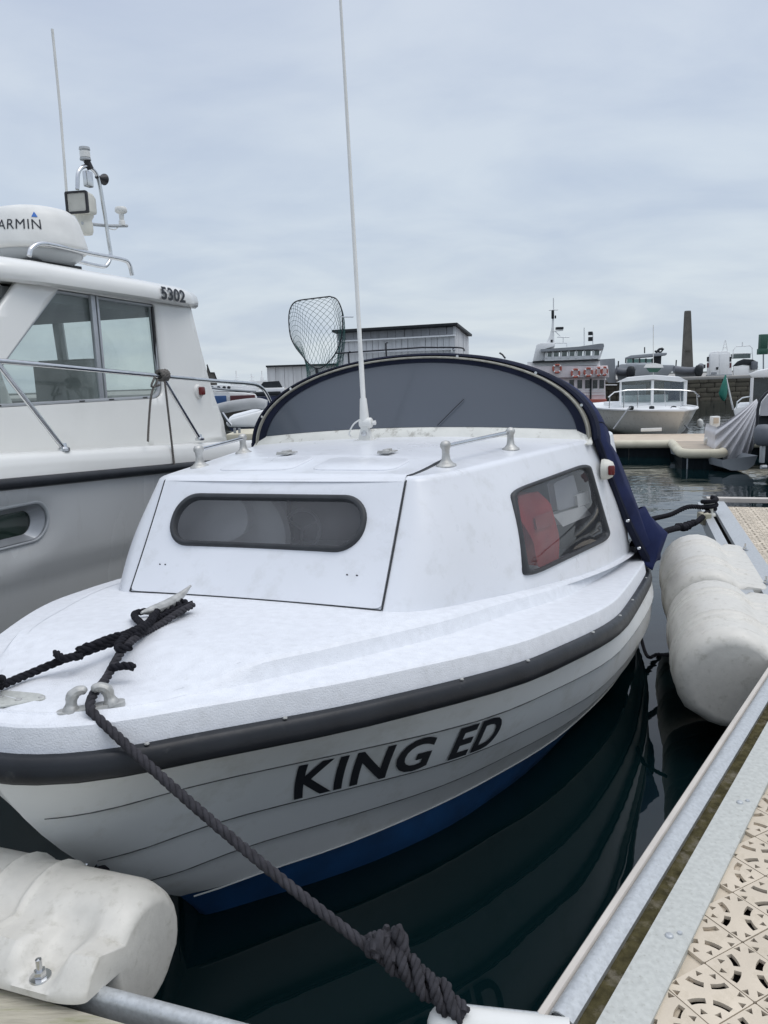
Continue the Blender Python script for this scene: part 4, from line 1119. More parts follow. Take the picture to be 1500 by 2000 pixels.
fender('dock_fender', 'farther of the two white ribbed dock fenders, under the black stern rope', fpnt(-.02, .22, .0), DY, -DX, 1.04, .215, 'ribbed white dock fenders', co=(.225, -.13))

# main walkway along the bottom of the picture
walk = empty('main_walkway', 'weathered timber main walkway edge with a pale alloy rail in the near left corner', 'pontoon')
W0 = fz(125, 1936, .5); WXv = (fz(360, 2000, .5) - fz(125, 1936, .5)).normalized(); WYv = Vector((-WXv.y, WXv.x, 0))
def wp(n, a, z=0): return W0 + WYv * n + WXv * a + Vector((0, 0, z))
pr = [(-.0, -.05)] + [(.016 + .016 * math.cos(math.radians(180 - 15 * i)), -.004 + .016 * math.sin(math.radians(180 - 15 * i))) for i in range(13)] + [(.032, -.05)]
extr(pr, wp, -1.2, .9, 'edge_rail', M['galv'], walk, smooth=50)
extr([(-.05, -.09), (-.05, -.045), (.002, -.045), (.002, -.09)], wp, -1.2, .9, 'gap_channel', M['under'], walk)
for i in range(5):
    n0 = -.026 - i * .105; z = .0 + (0 if i else .0)
    extr([(n0, -.045), (n0, -.006), (n0 - .004, -.001), (n0 - .096, -.001), (n0 - .100, -.006), (n0 - .100, -.045)], wp, -1.2, .9, 'timber_plank', M['wood'], walk)
extr([(-.6, -.4), (-.6, -.09), (.0, -.09), (.0, -.4)], wp, -1.2, .9, 'float', M['under'], walk)
fender('dock_fender', 'stained white dock fender bolted to the main walkway in the bottom left corner', wp(.045, -.945, .015), WXv, WYv, 1.02, .135, 'ribbed white dock fenders')
# white rounded mooring bar by the gusset corner
B0_, B1_ = fz(835, 1996, .5), fz(1060, 2022, .5)
mb = MB(); dv = (B1_ - B0_).normalized(); pth = [B0_ + dv * x for x in (0, .004, .012, .024, .034, .25)]
mb.tube(pth, [.004, .016, .025, .030, .031, .031], 20); mbar = mb.build('mooring_bar', M['plasticw'], None, 50); tag(mbar, 'white rounded mooring bar on the walkway edge where the thick rope is tied', 'mooring bar')
MB().tube([B0_ + dv * .06 + Vector((0, .035, .005)), B1_ + Vector((0, .035, .005))], .007, 8).build('rod', M['galv'], mbar)

# stern lines to the far corner of the finger
ck = fz(1385, 1000, .53)
crn = empty('finger_cleat', 'small bollard on the far corner of the finger pontoon with black stern ropes round it', 'bollard', loc=ck)
MB().lathe([(.05, -.03), (.045, -.01), (.03, .0), (.028, .05), (.045, .06), (.04, .075), (0, .08)], (0, 0, 0), 16).build('post', M['yplastic'], crn, 50)
MB().box((-.08, -.10, -.03), (.07, .12, .09)).build('corner_bracket', M['wood'], crn, bevel=.01)
s1 = smoothpath([ck + Vector((0, 0, .03)), fp(1345, 990, ck.y - .1), fp(1310, 1005, ck.y - .2), fp(1270, 1015, ck.y - .5), BW(.95, 3.9, .62)], 8)
s2 = smoothpath([ck + Vector((0, 0, .01)), fp(1360, 1020, ck.y - .3), fp(1330, 1030, ck.y - .6), fp(1305, 1036, ck.y - 1.0), BW(1.02, 3.7, .58)], 8)
ro = rope(s1, .018, .08, M['rope'], 'stern_rope'); tag(ro, 'upper black rope from the navy canopy to the far finger corner', 'rope')
ro = rope(s2, .020, .08, M['rope'], 'stern_rope'); tag(ro, 'lower knotted black rope from under the navy canopy to the far finger corner', 'rope')
mb = MB()
for i in range(9):
    p = s2[10 + i] + Vector((rk.uniform(-1, 1), 0, rk.uniform(-1, 1))) * .01; mb.tube([p - Vector((.02, .02, 0)), p, p + Vector((.02, .02, .01))], [.012, .028, .012], 8)
mb.build('knot', M['rope'], ro)
MB().tube(smoothpath([ck + Vector((.05 * math.cos(a), .05 * math.sin(a), .02 + .006 * i)) for i, a in enumerate([k * .9 for k in range(16)])], 3), .018, 8).build('rope_turns', M['rope'], ro)
# short black line across the water gap to the near fender
lr = rope(smoothpath([BW(1.10, 3.05, .33), fp(1262, 1278, 3.55), fp(1285, 1278, 3.5), fp(1312, 1281, 3.45)], 6), .0085, .05, M['rope'], 'fender_line'); tag(lr, 'thin black line across the water gap between hull and nearer dock fender', 'rope')

# ================================================================ THE LARGE WHITE CRUISER ON THE LEFT
KA = math.radians(21)
KX = Vector((math.cos(KA), -math.sin(KA), 0)); KY = Vector((math.sin(KA), math.cos(KA), 0))
KM = Matrix(((KX.x, KY.x, 0, -.8764), (KX.y, KY.y, 0, 1.5514), (0, 0, 1, 0), (0, 0, 0, 1))); KI = KM.inverted()
def kpx(px, py, w):
    d = fw + RTV * ((px - 750) / 1500) - UPV * ((py - 1000) / 1500); dd = KI.to_3x3() @ d; o = KI @ Vector((0, 0, CAMZ))
    return o + dd * ((w - o.x) / dd.x)
cru = empty('motor_cruiser', 'large white motor cruiser numbered 5302 with a radar dome, moored left of the small boat', 'boat', KM)
CW = -2.85
PLAN = [(-2.1, 0.0), (-1.8, .35), (-1.2, .80), (-.4, 1.13), (.6, 1.30), (1.6, 1.35), (4.3, 1.35)]
def khw(y): return tab(PLAN, y)
def kz(y): return 1.235 - .060 * (y - 1.5) + .012 * max(0, 1.5 - y) ** 2
ys = [-2.1, -2.0, -1.9, -1.8, -1.6, -1.4, -1.1, -.8, -.4, 0] + [.1 * i for i in range(1, 42)]
def kside(y, t):   # t 0 rub rail .. 1 waterline
    hw_ = khw(y); fl = 1 - .30 * t ** 1.5 * (1 - sstep(y, -1, 2.5)) - .11 * t ** .9
    z = kz(y) - .02 + (-.12 - kz(y)) * t; st = .42 * t * math.exp(-(y + 2.1) * 1.6)
    # moulded knuckle line low on the side
    step_ = .018 * sstep(t, .335, .345)
    return Vector((CW + hw_ * fl - step_, y + st, z))
PH_O = [(1.35 + x, .36 * .5 + y) for x, y in rrect(-.47, -.118, .47, .118, .115, 8)]
# porthole in (y,t) space
def yt(y, z): return (y, (kz(y) - .02 - z) / (kz(y) + .12))
phc = (1.32, 1.005)
po = [yt(phc[0] + x, phc[1] + y) for x, y in rrect(-.48, -.105, .48, .105, .104, 8)]
pm = [yt(phc[0] + x, phc[1] + y) for x, y in rrect(-.46, -.088, .46, .088, .087, 8)]
pi_ = [yt(phc[0] + x, phc[1] + y) for x, y in rrect(-.40, -.060, .40, .060, .059, 8)]
ou = [(-2.1 + 6.2 * i / 90, 0) for i in range(91)] + [(4.1 - 6.2 * i / 90, 1) for i in range(91)]
def ksd(y, t):
    p = kside(y, t)
    # shallow moulded recess around the porthole
    z = p.z; d = 1
    rx, rz = abs(y - 1.2) / .66, abs(z - .985) / .17; r = (rx ** 3 + rz ** 3) ** (1 / 3)
    p.x -= .022 * (1 - sstep(r, .85, 1.08)); return p
hs = sheet(ou, [po], 110, 22, ksd)
oth = MB(); oth.grid([[Vector((2 * CW - kside(y, t).x, kside(y, t).y, kside(y, t).z)) for t in (0, .33, .35, .7, 1)] for y in ys]); hs.add(oth.v, oth.f)
hs.add([kside(4.1, t) for t in (0, .5, 1)] + [Vector((2 * CW - kside(4.1, t).x, 4.1, kside(4.1, t).z)) for t in (1, .5, 0)], [tuple(range(6))])
kh = hs.build('hull', M['hullshade'], cru, 35)
def kn(y, t): return Vector((1, 0, 0))
fr = ring_frame(po, pm, ksd, kn, 0, .010, 'porthole', M['greyband'], kh)
rows = []
for i in range(len(pm)):
    rows.append([ksd(*pm[i]) + Vector((.008, 0, 0)), ksd(*pm[i]) + Vector((-.004, 0, 0)), ksd(*pi_[i]) + Vector((-.035, 0, 0)), ksd(*pi_[i]) + Vector((-.045, 0, 0))])
rows.append(rows[0]); mb = MB(); mb.grid(rows); mb.build('porthole_rim', M['aluframe'], fr, 50)
pgl = sheet(pi_, [], 6, 4, lambda y, t: ksd(y, t) + Vector((-.04, 0, 0))); pgl.build('pane', glassmat('dark_porthole', (.10, .16, .14), body=.25, bodycol=(.03, .06, .05)), fr)
# rub rail, bulwark, side deck
for sg in (1, -1):
    def kp_(off, dz_): return [Vector((CW + sg * max(0, khw(y) + off), y, kz(y) + dz_)) for y in ys]
    rows = list(zip(*[kp_(o, z) for o, z in ((-.02, .012), (.012, .010), (.030, -.002), (.034, -.02), (.026, -.036), (.010, -.044), (-.02, -.044))]))
    mb = MB(); mb.grid([list(r) for r in rows]); mb.build('rub_rail', M['rubber'], cru, 50)
    rows = list(zip(*[kp_(o, z) for o, z in ((.004, .008), (.002, .05), (-.006, .09), (-.022, .115), (-.045, .125), (-.09, .122), (-.12, .10), (-.30, .095), (-.36, .10))]))
    rows = [list(r) for r in rows]
    # rounded aft end of the bulwark
    for q_ in range(1, 6):
        a = q_ / 5 * PI / 2; rows.append([Vector((p.x - sg * .03 * (1 - math.cos(a)), p.y + .09 * math.sin(a), (kz(4.1)) + (p.z - kz(4.1)) * (math.cos(a) * .98 + .02))) for p in rows[len(ys) - 1]])
    mb = MB(); mb.grid(rows); mb.build('bulwark', M['cream'], cru, 50)
mb = MB(); mb.grid([[Vector((CW - khw(y) * .8 + khw(y) * 1.6 * i / 8, y, kz(y) + .10 + .05 * (1 - (i / 4 - 1) ** 2))) for i in range(9)] for y in ys[:30]]); mb.build('foredeck', M['cream'], cru, 50)
# cabin sides with window openings
SX = 1.0   # half width of cabin
SWP = roundpoly([(1.66, 1.555), (2.36, 2.185), (3.215, 2.165), (3.20, 1.555)], [.03, .02, .02, .10], 5)
SWI = roundpoly([(1.715, 1.575), (2.37, 2.165), (3.195, 2.148), (3.18, 1.575)], [.03, .02, .02, .09], 5)
def cabside(sg):
    def f(y, z): return Vector((CW + sg * (SX - .045 * (z - 1.3) - .30 * (1 - sstep(y, .3, 1.6)) - .02 * sstep(y, 3.4, 3.9)), y, z))
    return f
outl = [(.2, 1.30), (1.0, 1.30), (2.0, 1.28), (3.0, 1.24), (3.93, 1.20), (3.91, 1.36), (3.83, 1.52), (3.76, 1.70), (3.70, 1.90), (3.62, 2.20), (3.0, 2.21), (2.09, 2.21), (1.9, 2.02), (1.42, 1.53), (.25, 1.42)]
for sg in (1, -1):
    f = cabside(sg)
    cs_ = sheet(outl, [SWP], 46, 20, f); cb = cs_.build('cabin_side', M['cream'], cru, 40)
    so = cb.modifiers.new("t", 'SOLIDIFY'); so.thickness = .03; so.offset = -1 if sg > 0 else 1
    wf = ring_frame(SWP, SWI, f, lambda y, z, s_=sg: Vector((s_, 0, 0)), -.005, .010, 'side_window', M['aluframe'], cb)
    pane = sheet(SWI, [], 12, 8, lambda y, z: f(y, z) + Vector((-sg * .008, 0, 0))); pane.build('pane', M['glassg'], wf)
    MB().add([], []) if 0 else None
    mb = MB(); c0_, c1_ = f(2.60, 1.57), f(2.665, 2.17); mb.box(((c0_.x + c1_.x) / 2 + sg * .002, 2.635, 1.87), (.022, .035, .61)); mb.box(((c0_.x + c1_.x) / 2 + sg * .002, 2.675, 1.87), (.018, .018, .61)); mb.build('divider', M['aluframe'], wf, bevel=.003)
    mb = MB(); mb.box((f(3.19, 1.9).x + sg * .004, 3.195, 1.87), (.012, .016, .56)); mb.build('gasket', M['darkgum'], wf)
    for y_ in (1.85, 2.45, 2.70, 3.02):
        MB().box((f(y_, 1.562).x + sg * .008, y_, 1.565), (.006, .045, .008)).build('drain', M['darkgum'], wf)
    # red or green side lamp
    if sg > 0:
        lx = f(3.6, 1.57).x
        mb = MB(); mb.lathe([(0, 0), (.055, 0), (.058, .01), (.055, .03), (.045, .045), (0, .05)], (lx, 3.60, 1.585), 22, axis='X'); l_ = mb.build('side_lamp', M['plasticw'], cru, 50)
        MB().box((lx + .052, 3.61, 1.59), (.04, .055, .06)).build('lens', M['redlens'], l_, bevel=.012)
# rear wall of cabin, dash and seat inside
mb = MB(); mb.box((CW, 1.75, 1.48), (1.9, .75, .16)); mb.build('dashboard', M['interior'], cru, bevel=.03)
mb = MB(); mb.box((CW - .45, 2.95, 1.55), (.5, .12, .55)); mb.box((CW + .45, 2.95, 1.55), (.5, .12, .55)); mb.build('seat_back', mat('seat_grey', (.30, .31, .32), .7), cru, bevel=.04)
mb = MB(); mb.box((CW, 2.6, 1.28), (1.9, 2.3, .04)); mb.build('cabin_sole', M['interior'], cru)
mb = MB(); mb.box((CW, 2.8, 2.15), (1.8, 1.5, .06)); mb.build('headlining', mat('headlining', (.30, .31, .32), .8), cru)
mb = MB(); mb.tube([(CW - .2, 3.66, 1.3), (CW - .2, 3.60, 2.18)], .04, 8); mb.build('inner_post', M['greyband'], cru)
# raked windscreen: pillars, glass, header
f = cabside(1)
def wsq(x, t): # x -1..1, t 0 foot 1 head
    xs = CW + x * (.96 - .06 * t); return Vector((xs, 1.30 + .78 * t - .22 * (1 - abs(x) ** 2.2) * (1 - .3 * t), 1.52 + .66 * t))
mb = MB(); mb.grid([[wsq(x / 10, t / 5) for x in range(-9, 10)] for t in range(6)]); mb.build('windscreen', glassmat('green_windscreen', (.16, .30, .26), body=.3, bodycol=(.04, .09, .075)), cru, 60)
for x in (-1, 0, 1):
    mb = MB(); mb.tube([wsq(x * .95, 0), wsq(x * .95, 1)], .035 if x else .02, 8); mb.build('pillar', M['cream'], cru)
mb = MB(); mb.grid([[wsq(x / 10, 0) + Vector((0, -.01, 0)), wsq(x / 10, 0) + Vector((0, -.55, -.10))] for x in range(-10, 11)]); mb.build('cabin_trunk', M['cream'], cru, 60)
# roof
RP = [(1.62, .70), (1.70, .90), (1.85, 1.02), (2.2, 1.075), (3.0, 1.08), (3.5, 1.06), (3.70, 1.0), (3.80, .86), (3.84, .6)]
rows = []
for y, hw_ in [(1.60, .4)] + RP + [(3.85, .3)]:
    e_ = 1 if 1.8 < y < 3.72 else .55; row = []
    fall = .02 * (y - 2) - .03 * max(0, y - 3.4); c = Vector((CW, y, 2.235 + fall * 0))
    sec = [(-.10, -.045), (-.03, -.052), (-.006, -.040), (0, -.010), (-.008, .025), (-.035, .055), (-.09, .078), (-.25, .098), (-.5, .112), (-.8, .118)]
    L_ = [Vector((CW + max(.02, hw_ + o), y, 2.235 + z * e_ + .010 * (2.6 - y))) for o, z in sec]
    R_ = [Vector((CW - max(.02, hw_ + o), y, 2.235 + z * e_ + .010 * (2.6 - y))) for o, z in sec][::-1]
    rows.append(L_ + R_)
mb = MB(); mb.grid(rows, True, True); roof = mb.build('roof', M['cream'], cru, 50)
# number on the roof edge
tm = finetext("5302", .03, .112, .0035, .10, 1.0)
for v in tm.vertices:
    y_ = 3.16 + v.co.x * 1.28; v.co = Vector((CW + tab(RP, y_) + .0035 - .3 * max(0, v.co.y - .045) ** 1, y_, 2.198 + v.co.y + .010 * (2.6 - y_)))
link('number', tm, M['black'], roof)
# radar dome with lettering
rd = kpx(70, 492, -2.30); RC = Vector((-2.30, rd.y, rd.z + .02)); RR = .30
mb = MB(); prof = [(r * .90, z * .93) for r, z in [(0, .245), (.10, .243), (.18, .236), (.235, .222), (.270, .198), (.292, .16), (.308, .11), (.322, .05), (.334, .0), (.332, -.022), (.318, -.034), (.30, -.036)]]
mb.lathe(prof, RC, 48); dome = mb.build('radar_dome', M['plasticw'], cru, 50)
mb = MB(); mb.lathe([(.27, -.034), (.266, -.055), (.22, -.085), (.20, -.10), (0, -.10)], RC, 40); mb.build('dome_base', M['greyband'], dome, 50)
mb = MB(); mb.box(RC + Vector((.05, .0, -.12)), (.22, .40, .05)); mb.build('dome_foot', M['darkgum'], dome)
camK = KI @ Vector((0, 0, CAMZ)); af = math.atan2(camK.y - RC.y, camK.x - RC.x)
tm = finetext("GARMIN", .03, .082, 0.0, 0, 1.08)
mxx = max(v.co.x for v in tm.vertices)
def ontodome(x, z):
    # walk round the dome from the facing direction
    r_ = tab([(-.02, .301), (0, .301), (.0465, .290), (.102, .277), (.149, .263), (.184, .243), (.206, .212)], z) + .002
    a = af + (x - mxx + .045) / .30; return Vector((RC.x + r_ * math.cos(a), RC.y + r_ * math.sin(a), RC.z + z))
for v in tm.vertices: v.co = ontodome(v.co.x, .062 + v.co.y)
link('lettering', tm, M['black'], dome)
tri = MB(); tri.add([ontodome(mxx - .050, .132), ontodome(mxx - .012, .132), ontodome(mxx - .031, .163)], [(0, 1, 2)]); tri.build('blue_triangle', M['logo_blue'], dome)
# roof rails
def ktube(pts, w, r, name, parent, m='steel', n=8):
    P = [kpx(p[0], p[1], p[2] if len(p) > 2 else w) for p in pts]
    return MB().tube(smoothpath(P, n), r, 10).build(name, M[m], parent)
ktube([(57, 500), (62, 485), (80, 476), (110, 480), (175, 495), (238, 507), (252, 516), (258, 538)], -2.02, .014, 'roof_rail', cru)
ktube([(118, 503), (150, 510), (195, 520), (208, 518), (216, 500), (212, 470), (203, 410), (192, 350), (180, 330), (165, 325), (153, 337), (151, 370)], -2.32, .013, 'mast_arch', cru)
mastm = bpy.data.objects['mast_arch']
# searchlight
sl = MB(); c = kpx(150, 395, -2.36)
to = (camK - c).normalized(); to.z = 0; to.normalize(); rx_ = Matrix((( -to.y, to.x, 0), (to.x * -1, to.y * -1, 0), (0, 0, 1))).transposed()
Zv = Vector((0, 0, 1)); Xv = Vector((to.y, -to.x, 0)) * -1
tow = (to + Xv * -.55).normalized(); Xw = tow.cross(Zv)
rows = []
for d_, s_ in ((0.0, 1), (-.04, 1.03), (-.09, 1.0), (-.14, .82), (-.165, .5), (-.17, .2)):
    rows.append([c + tow * d_ + Xw * (x * s_) + Zv * (y * s_) for x, y in rrect(-.075, -.068, .075, .068, .02, 4)])
sl.grid(rows, True, True); slo = sl.build('searchlight', M['yplastic'], cru, 50)
mb = MB(); rows = [[c + tow * d_ + Xw * (x * s_) + Zv * (y * s_) for x, y in rrect(-.078, -.070, .078, .070, .012, 3)] for d_, s_ in ((-.01, 1), (.008, 1), (.008, .82), (-.005, .80))]
mb.grid(rows, True); mb.build('bezel', M['darkgum'], slo)
mb = MB(); mb.grid([[c + tow * (-.03 + .028 * ((i - 2) ** 2) / 4) + Xw * ((i - 2) * .03) + Zv * ((j - 2) * .026) for i in range(5)] for j in range(5)]); mb.build('reflector', M['chrome'], slo, 60)
mb = MB(); mb.add([c + tow * .003 + Xw * x + Zv * y for x, y in ((-.062, -.056), (.062, -.056), (.062, .056), (-.062, .056))], [(0, 1, 2, 3)]); mb.build('lens', M['lamp_glass'], slo)
cb_ = c - tow * .08; mb = MB(); mb.lathe([(.042, -.19), (.05, -.17), (.05, -.12), (.045, -.10), (.06, -.075), (.06, -.05)], cb_, 18); mb.build('pedestal', M['yplastic'], slo, 50)
# crossarm and gps mushroom
ktube([(160, 436), (190, 439), (215, 441), (248, 441)], -2.36, .011, 'crossarm', cru, 'greyband')
g_ = kpx(237, 420, -2.36); mb = MB(); mb.lathe([(0, .055), (.035, .053), (.042, .042), (.042, .022), (.034, .014), (.018, .008), (.016, -.035), (.022, -.04), (.022, -.07)], g_, 18); mb.build('gps_receiver', M['plasticw'], cru, 50)
ktube([(232, 441), (225, 448), (212, 446), (205, 441)], -2.36, .004, 'cable', cru, 'plasticw')
g2 = kpx(166, 302, -2.32); mb = MB(); mb.lathe([(0, .045), (.034, .045), (.036, .030), (.030, .026), (.030, -.020), (.036, -.024), (.036, -.034), (.0, -.036)], g2, 16); lt = mb.build('mast_light', M['greyband'], cru, 40)
mb = MB(); mb.lathe([(.0295, .02), (.033, .02), (.033, -.018), (.0295, -.018)], g2, 16, cap=False); mb.build('lens', M['plasticw'], lt)
MB().tube([g2 + Vector((.0, .01, -.034)), g2 + Vector((.01, .03, -.085))], .022, 8).build('bracket', M['darkgum'], lt)
h_ = kpx(196, 348, -2.32); mb = MB(); mb.lathe([(.0, -.04), (.012, -.04), (.014, 0), (.035, .03), (.038, .04), (.02, .038)], h_, 16, axis='Y'); mb.build('horn', M['darkgum'], cru, 50)
MB().box(kpx(172, 350, -2.33), (.04, .06, .10)).build('mast_bracket', M['steel'], cru, bevel=.008)
ktube([(130, 378), (118, 220), (102, 57)], -2.45, .0085, 'whip_antenna', cru, 'plasticw', 2)
# guard rail with stanchions
rail = [( -160, 690), (0, 705), (150, 719), (318, 735), (420, 744), (480, 748), (505, 753), (520, 768), (535, 800)]
ktube(rail, -1.53, .0125, 'guard_rail', cru)
gr = bpy.data.objects['guard_rail']
for a_, b_ in (((-20, 690), (125, 877)), ((318, 737), (390, 857)), ((-300, 700), (-180, 900))):
    A = kpx(a_[0], a_[1], -1.53); B = kpx(b_[0], b_[1], -1.54); MB().tube([A, B], .0125, 10).build('stanchion', M['steel'], gr)
    B.z += 0; MB().lathe([(.03, -.01), (.03, .004), (.018, .012), (.014, .03)], B, 14).build('stanchion_foot', M['steel'], gr, 40)
# rope lashed round the rail
kp0 = kpx(318, 733, -1.53)
rp = []
for i in range(60):
    a = i * .62; rp.append(KM @ (kp0 + Vector((.026 * math.cos(a), -.035 + .0012 * i, .028 * math.sin(a)))))
lr = rope(rp, .011, .04, M['ropew'], 'lashed_rope', fuzz=.4, step=.008); tag(lr, 'grey brown rope knotted round the guard rail of the large cruiser', 'rope')
for pts in ([(308, 742), (296, 770), (291, 820), (289, 862)], [(322, 745), (328, 800), (336, 870), (341, 914)], [(303, 735), (296, 755), (312, 752)]):
    P = [KM @ kpx(x, y, -1.50 if i < 3 else -1.48) for i, (x, y) in enumerate(pts)]
    rope(smoothpath(P, 6), .0065, .035, M['ropew'], 'rope_end', lr)

# ================================================================ THE FAR SIDE OF THE BASIN
def mk(n, c, r=.6, **k): M[n] = mat(n, c, r, **k); return M[n]
mk('far_white', (.80, .81, .81), .4, var=.06, vscale=1.5, dirt=(.4, .4, .37), dscale=1.5, damt=.4)
mk('far_grey', (.26, .28, .30), .6, var=.12, vscale=1.5); mk('far_dark', (.022, .026, .03), .5, var=.2, spec=.25)
mk('far_navy', (.016, .028, .085), .45, var=.15); mk('hypalon', (.13, .14, .16), .6, var=.12)
mk('concrete', (.34, .33, .31), .85, var=.12, vscale=1.2, dirt=(.18, .18, .15), dscale=.8, damt=.6)
mk('obelisk_stone', (.10, .095, .085), .9, var=.2, vscale=1.5, bump=.02, bscale=3)
mk('cladding_dark', (.33, .34, .36), .7, var=.12, vscale=1.2, stretch=(3, 3, .3))
mk('cladding', (.64, .65, .66), .7, var=.14, vscale=1.2, stretch=(3, 3, .3), dirt=(.16, .16, .16), dscale=1.2, damt=.5)
mk('orange', (.42, .11, .08), .5, var=.1); mk('pinkpaint', (.78, .71, .71), .5, var=.06)
mk('far_green', (.02, .16, .12), .7, var=.2); mk('skirt', (.006, .010, .013), .6, spec=.15, var=.3, stretch=(6, 6, .4), vscale=3, bump=.01, bscale=8)
mk('cover', (.56, .555, .57), .75, var=.07, vscale=5, bump=.004, bscale=6); mk('sign_green', (.03, .10, .07), .5)
mk('maroon', (.10, .02, .025), .5); mk('far_blue', (.03, .09, .24), .5); mk('tan', (.55, .46, .36), .7, var=.08)
mk('farbeige', (.58, .54, .42), .6, var=.1, vscale=3, dirt=(.35, .33, .22), dscale=2, damt=.6)
mk('hulltan', (.62, .59, .53), .3, var=.05, dirt=(.40, .35, .22), dscale=.9, damt=.5)
M['farglass'] = glassmat('far_window', (.35, .4, .4), body=.35, bodycol=(.07, .085, .09))
M['farglass2'] = glassmat('far_teal_window', (.35, .5, .47), body=.4, bodycol=(.16, .25, .24))
def U(D, px=750, py=750): return (fp(px + 1, py, D) - fp(px, py, D)).length
def pc(x, y, D): return fp(x, y, D)
def pbox(mb, x0, y0, x1, y1, D, dep, rz=0.0):
    a = fp((x0 + x1) / 2, (y0 + y1) / 2, D); u = U(D, a.x, 750)
    mb.box(a + Vector((0, dep / 2, 0)), (abs(x1 - x0) * u, dep, abs(y1 - y0) * u), Matrix.Rotation(rz, 3, 'Z') if rz else None); return mb
def pprism(mb, pts, D, dep):
    f = [fp(x, y, D) for x, y in pts]; n = len(f); c_ = sum(f, Vector()) / n; dr_ = Vector((c_.x, c_.y, 0)).normalized(); b = [p + dr_ * dep for p in f]
    mb.add(f + b, [tuple(range(n))[::-1], tuple(range(n, 2 * n))] + [(i, (i + 1) % n, n + (i + 1) % n, n + i) for i in range(n)]); return mb
def ptube(mb, pts, D, r, n=6, dy=0):
    mb.tube([fp(p[0], p[1], D + (p[2] if len(p) > 2 else 0)) for p in pts], r, n); return mb
def thing_at(name, label, cat, px, D, group=None, z=0.0):
    p = fp(px, 740, D); return empty(name, label, cat, loc=(p.x, D, z), group=group)
def part(mb, name, m, th, smooth=30, bevel=0):
    """mesh given in world coordinates, parented to its thing"""
    o = th.matrix_world.translation if th.matrix_world.translation.length else Vector(th.location)
    o = Vector(th.location); mb.v = [tuple(Vector(v) - o) for v in mb.v]; return mb.build(name, M[m] if isinstance(m, str) else m, th, smooth, bevel)
def sub(mb, name, m, th, par, smooth=30, bevel=0):
    o = Vector(th.location); mb.v = [tuple(Vector(v) - o) for v in mb.v]; return mb.build(name, M[m] if isinstance(m, str) else m, par, smooth, bevel)

# ---- quay wall of stone blocks
QD = 38.0
qw = empty('quay_wall', 'dark stone quay wall behind the moored boats on the right', 'wall', loc=(0, QD, 0))
zt = 1.10
QZ = [(-.3, 0)]
mb = MB(); mb.box((10, 45 / 2 + .35, (zt - .1) / 2 - .3), (90, 45, zt + .5)); o = mb.build('core', M['concrete'], qw)
mb = MB(); mb.box((10, .30, zt + .0), (90, 1.1, .16)); mb.build('coping', M['concrete'], qw, bevel=.03)
bl = [mat('quay_stone', (.095, .085, .065), .9, var=.3, vscale=3, bump=.02, bscale=6, dirt=(.05, .055, .03), dscale=2, damt=.7), mat('quay_stone_light', (.14, .125, .095), .9, var=.3, vscale=3, bump=.02, bscale=6)]
rq = random.Random(11)
bm_ = [MB().box((0, 0, 0), (w_, .34, .215)).mesh('quay_stone', 30, .018) for w_ in (.42, .55, .68)]
row_z = -.12
mortar = MB(); mortar.box((10, .10, .45), (90, .3, 1.3)); mortar.build('mortar', mat('dark_mortar', (.05, .045, .038), .95), qw)
for r_ in range(5):
    x = 8.8 + rq.uniform(0, .3)
    while x < 22:
        i = rq.randrange(3); w_ = (.42, .55, .68)[i]
        o = link('quay_stone', bm_[i] if True else None, None, qw, (x + w_ / 2, rq.uniform(.0, .05) - .08, .06 + r_ * .23)); 
        if not o.data.materials: o.data.materials.append(bl[0])
        o.rotation_euler = (rq.uniform(-.02, .02), 0, rq.uniform(-.02, .02)); x += w_ + .018
# far land behind: low strip so that the water does not run to the horizon
mb = MB(); mb.box((0, 130, .2), (700, 20, 1.2)); tag(mb.build('far_shore', mat('far_shore', (.12, .13, .12), .9)), kind='structure')

# ---- far pontoon
FPy = empty('far_pontoon', 'far beige pontoon with dark skirts and a stub finger across the basin', 'pontoon', loc=(4.2, 13.3, 0))
PA = fz(1312, 861, .30); PA.z = 0; PDX = Vector((.958, -.287, 0)).normalized(); PDY = Vector((.287, .958, 0))
def pp(n, a, z): return PA + PDX * a + PDY * n + Vector((0, 0, z - .20 if z > 0 else z)) - Vector((4.2, 13.3, 0))
def pex(prof, a0, a1, name, m, seg=1):
    rows = [[pp(n, a0 + (a1 - a0) * i / seg, z) for n, z in prof] for i in range(seg + 1)]; mb = MB(); mb.grid(rows, True, True); return mb.build(name, M[m], FPy, 50)
rollp = [(-.02, .365), (-.06, .38), (-.085, .43), (-.07, .485), (-.03, .512), (.03, .514), (.03, .365)]
pex(rollp, -9, .0, 'edge_roll', 'farbeige'); pex(rollp, .70, 9, 'edge_roll', 'farbeige')
mb = MB(); mb.grid([[pp(n, a, z) for n, z in ((.03, .495), (1.7, .495), (1.7, .42), (.03, .42))] for a in (-9, 9)], True, True); mb.build('walkway_deck', M['tan'], FPy)
for i in range(24):
    pex([(.02, -.2), (.02, .41), (.30, .41), (.30, -.2)], -9 + i * .75, -9 + i * .75 + .735, 'skirt_panel', 'skirt')
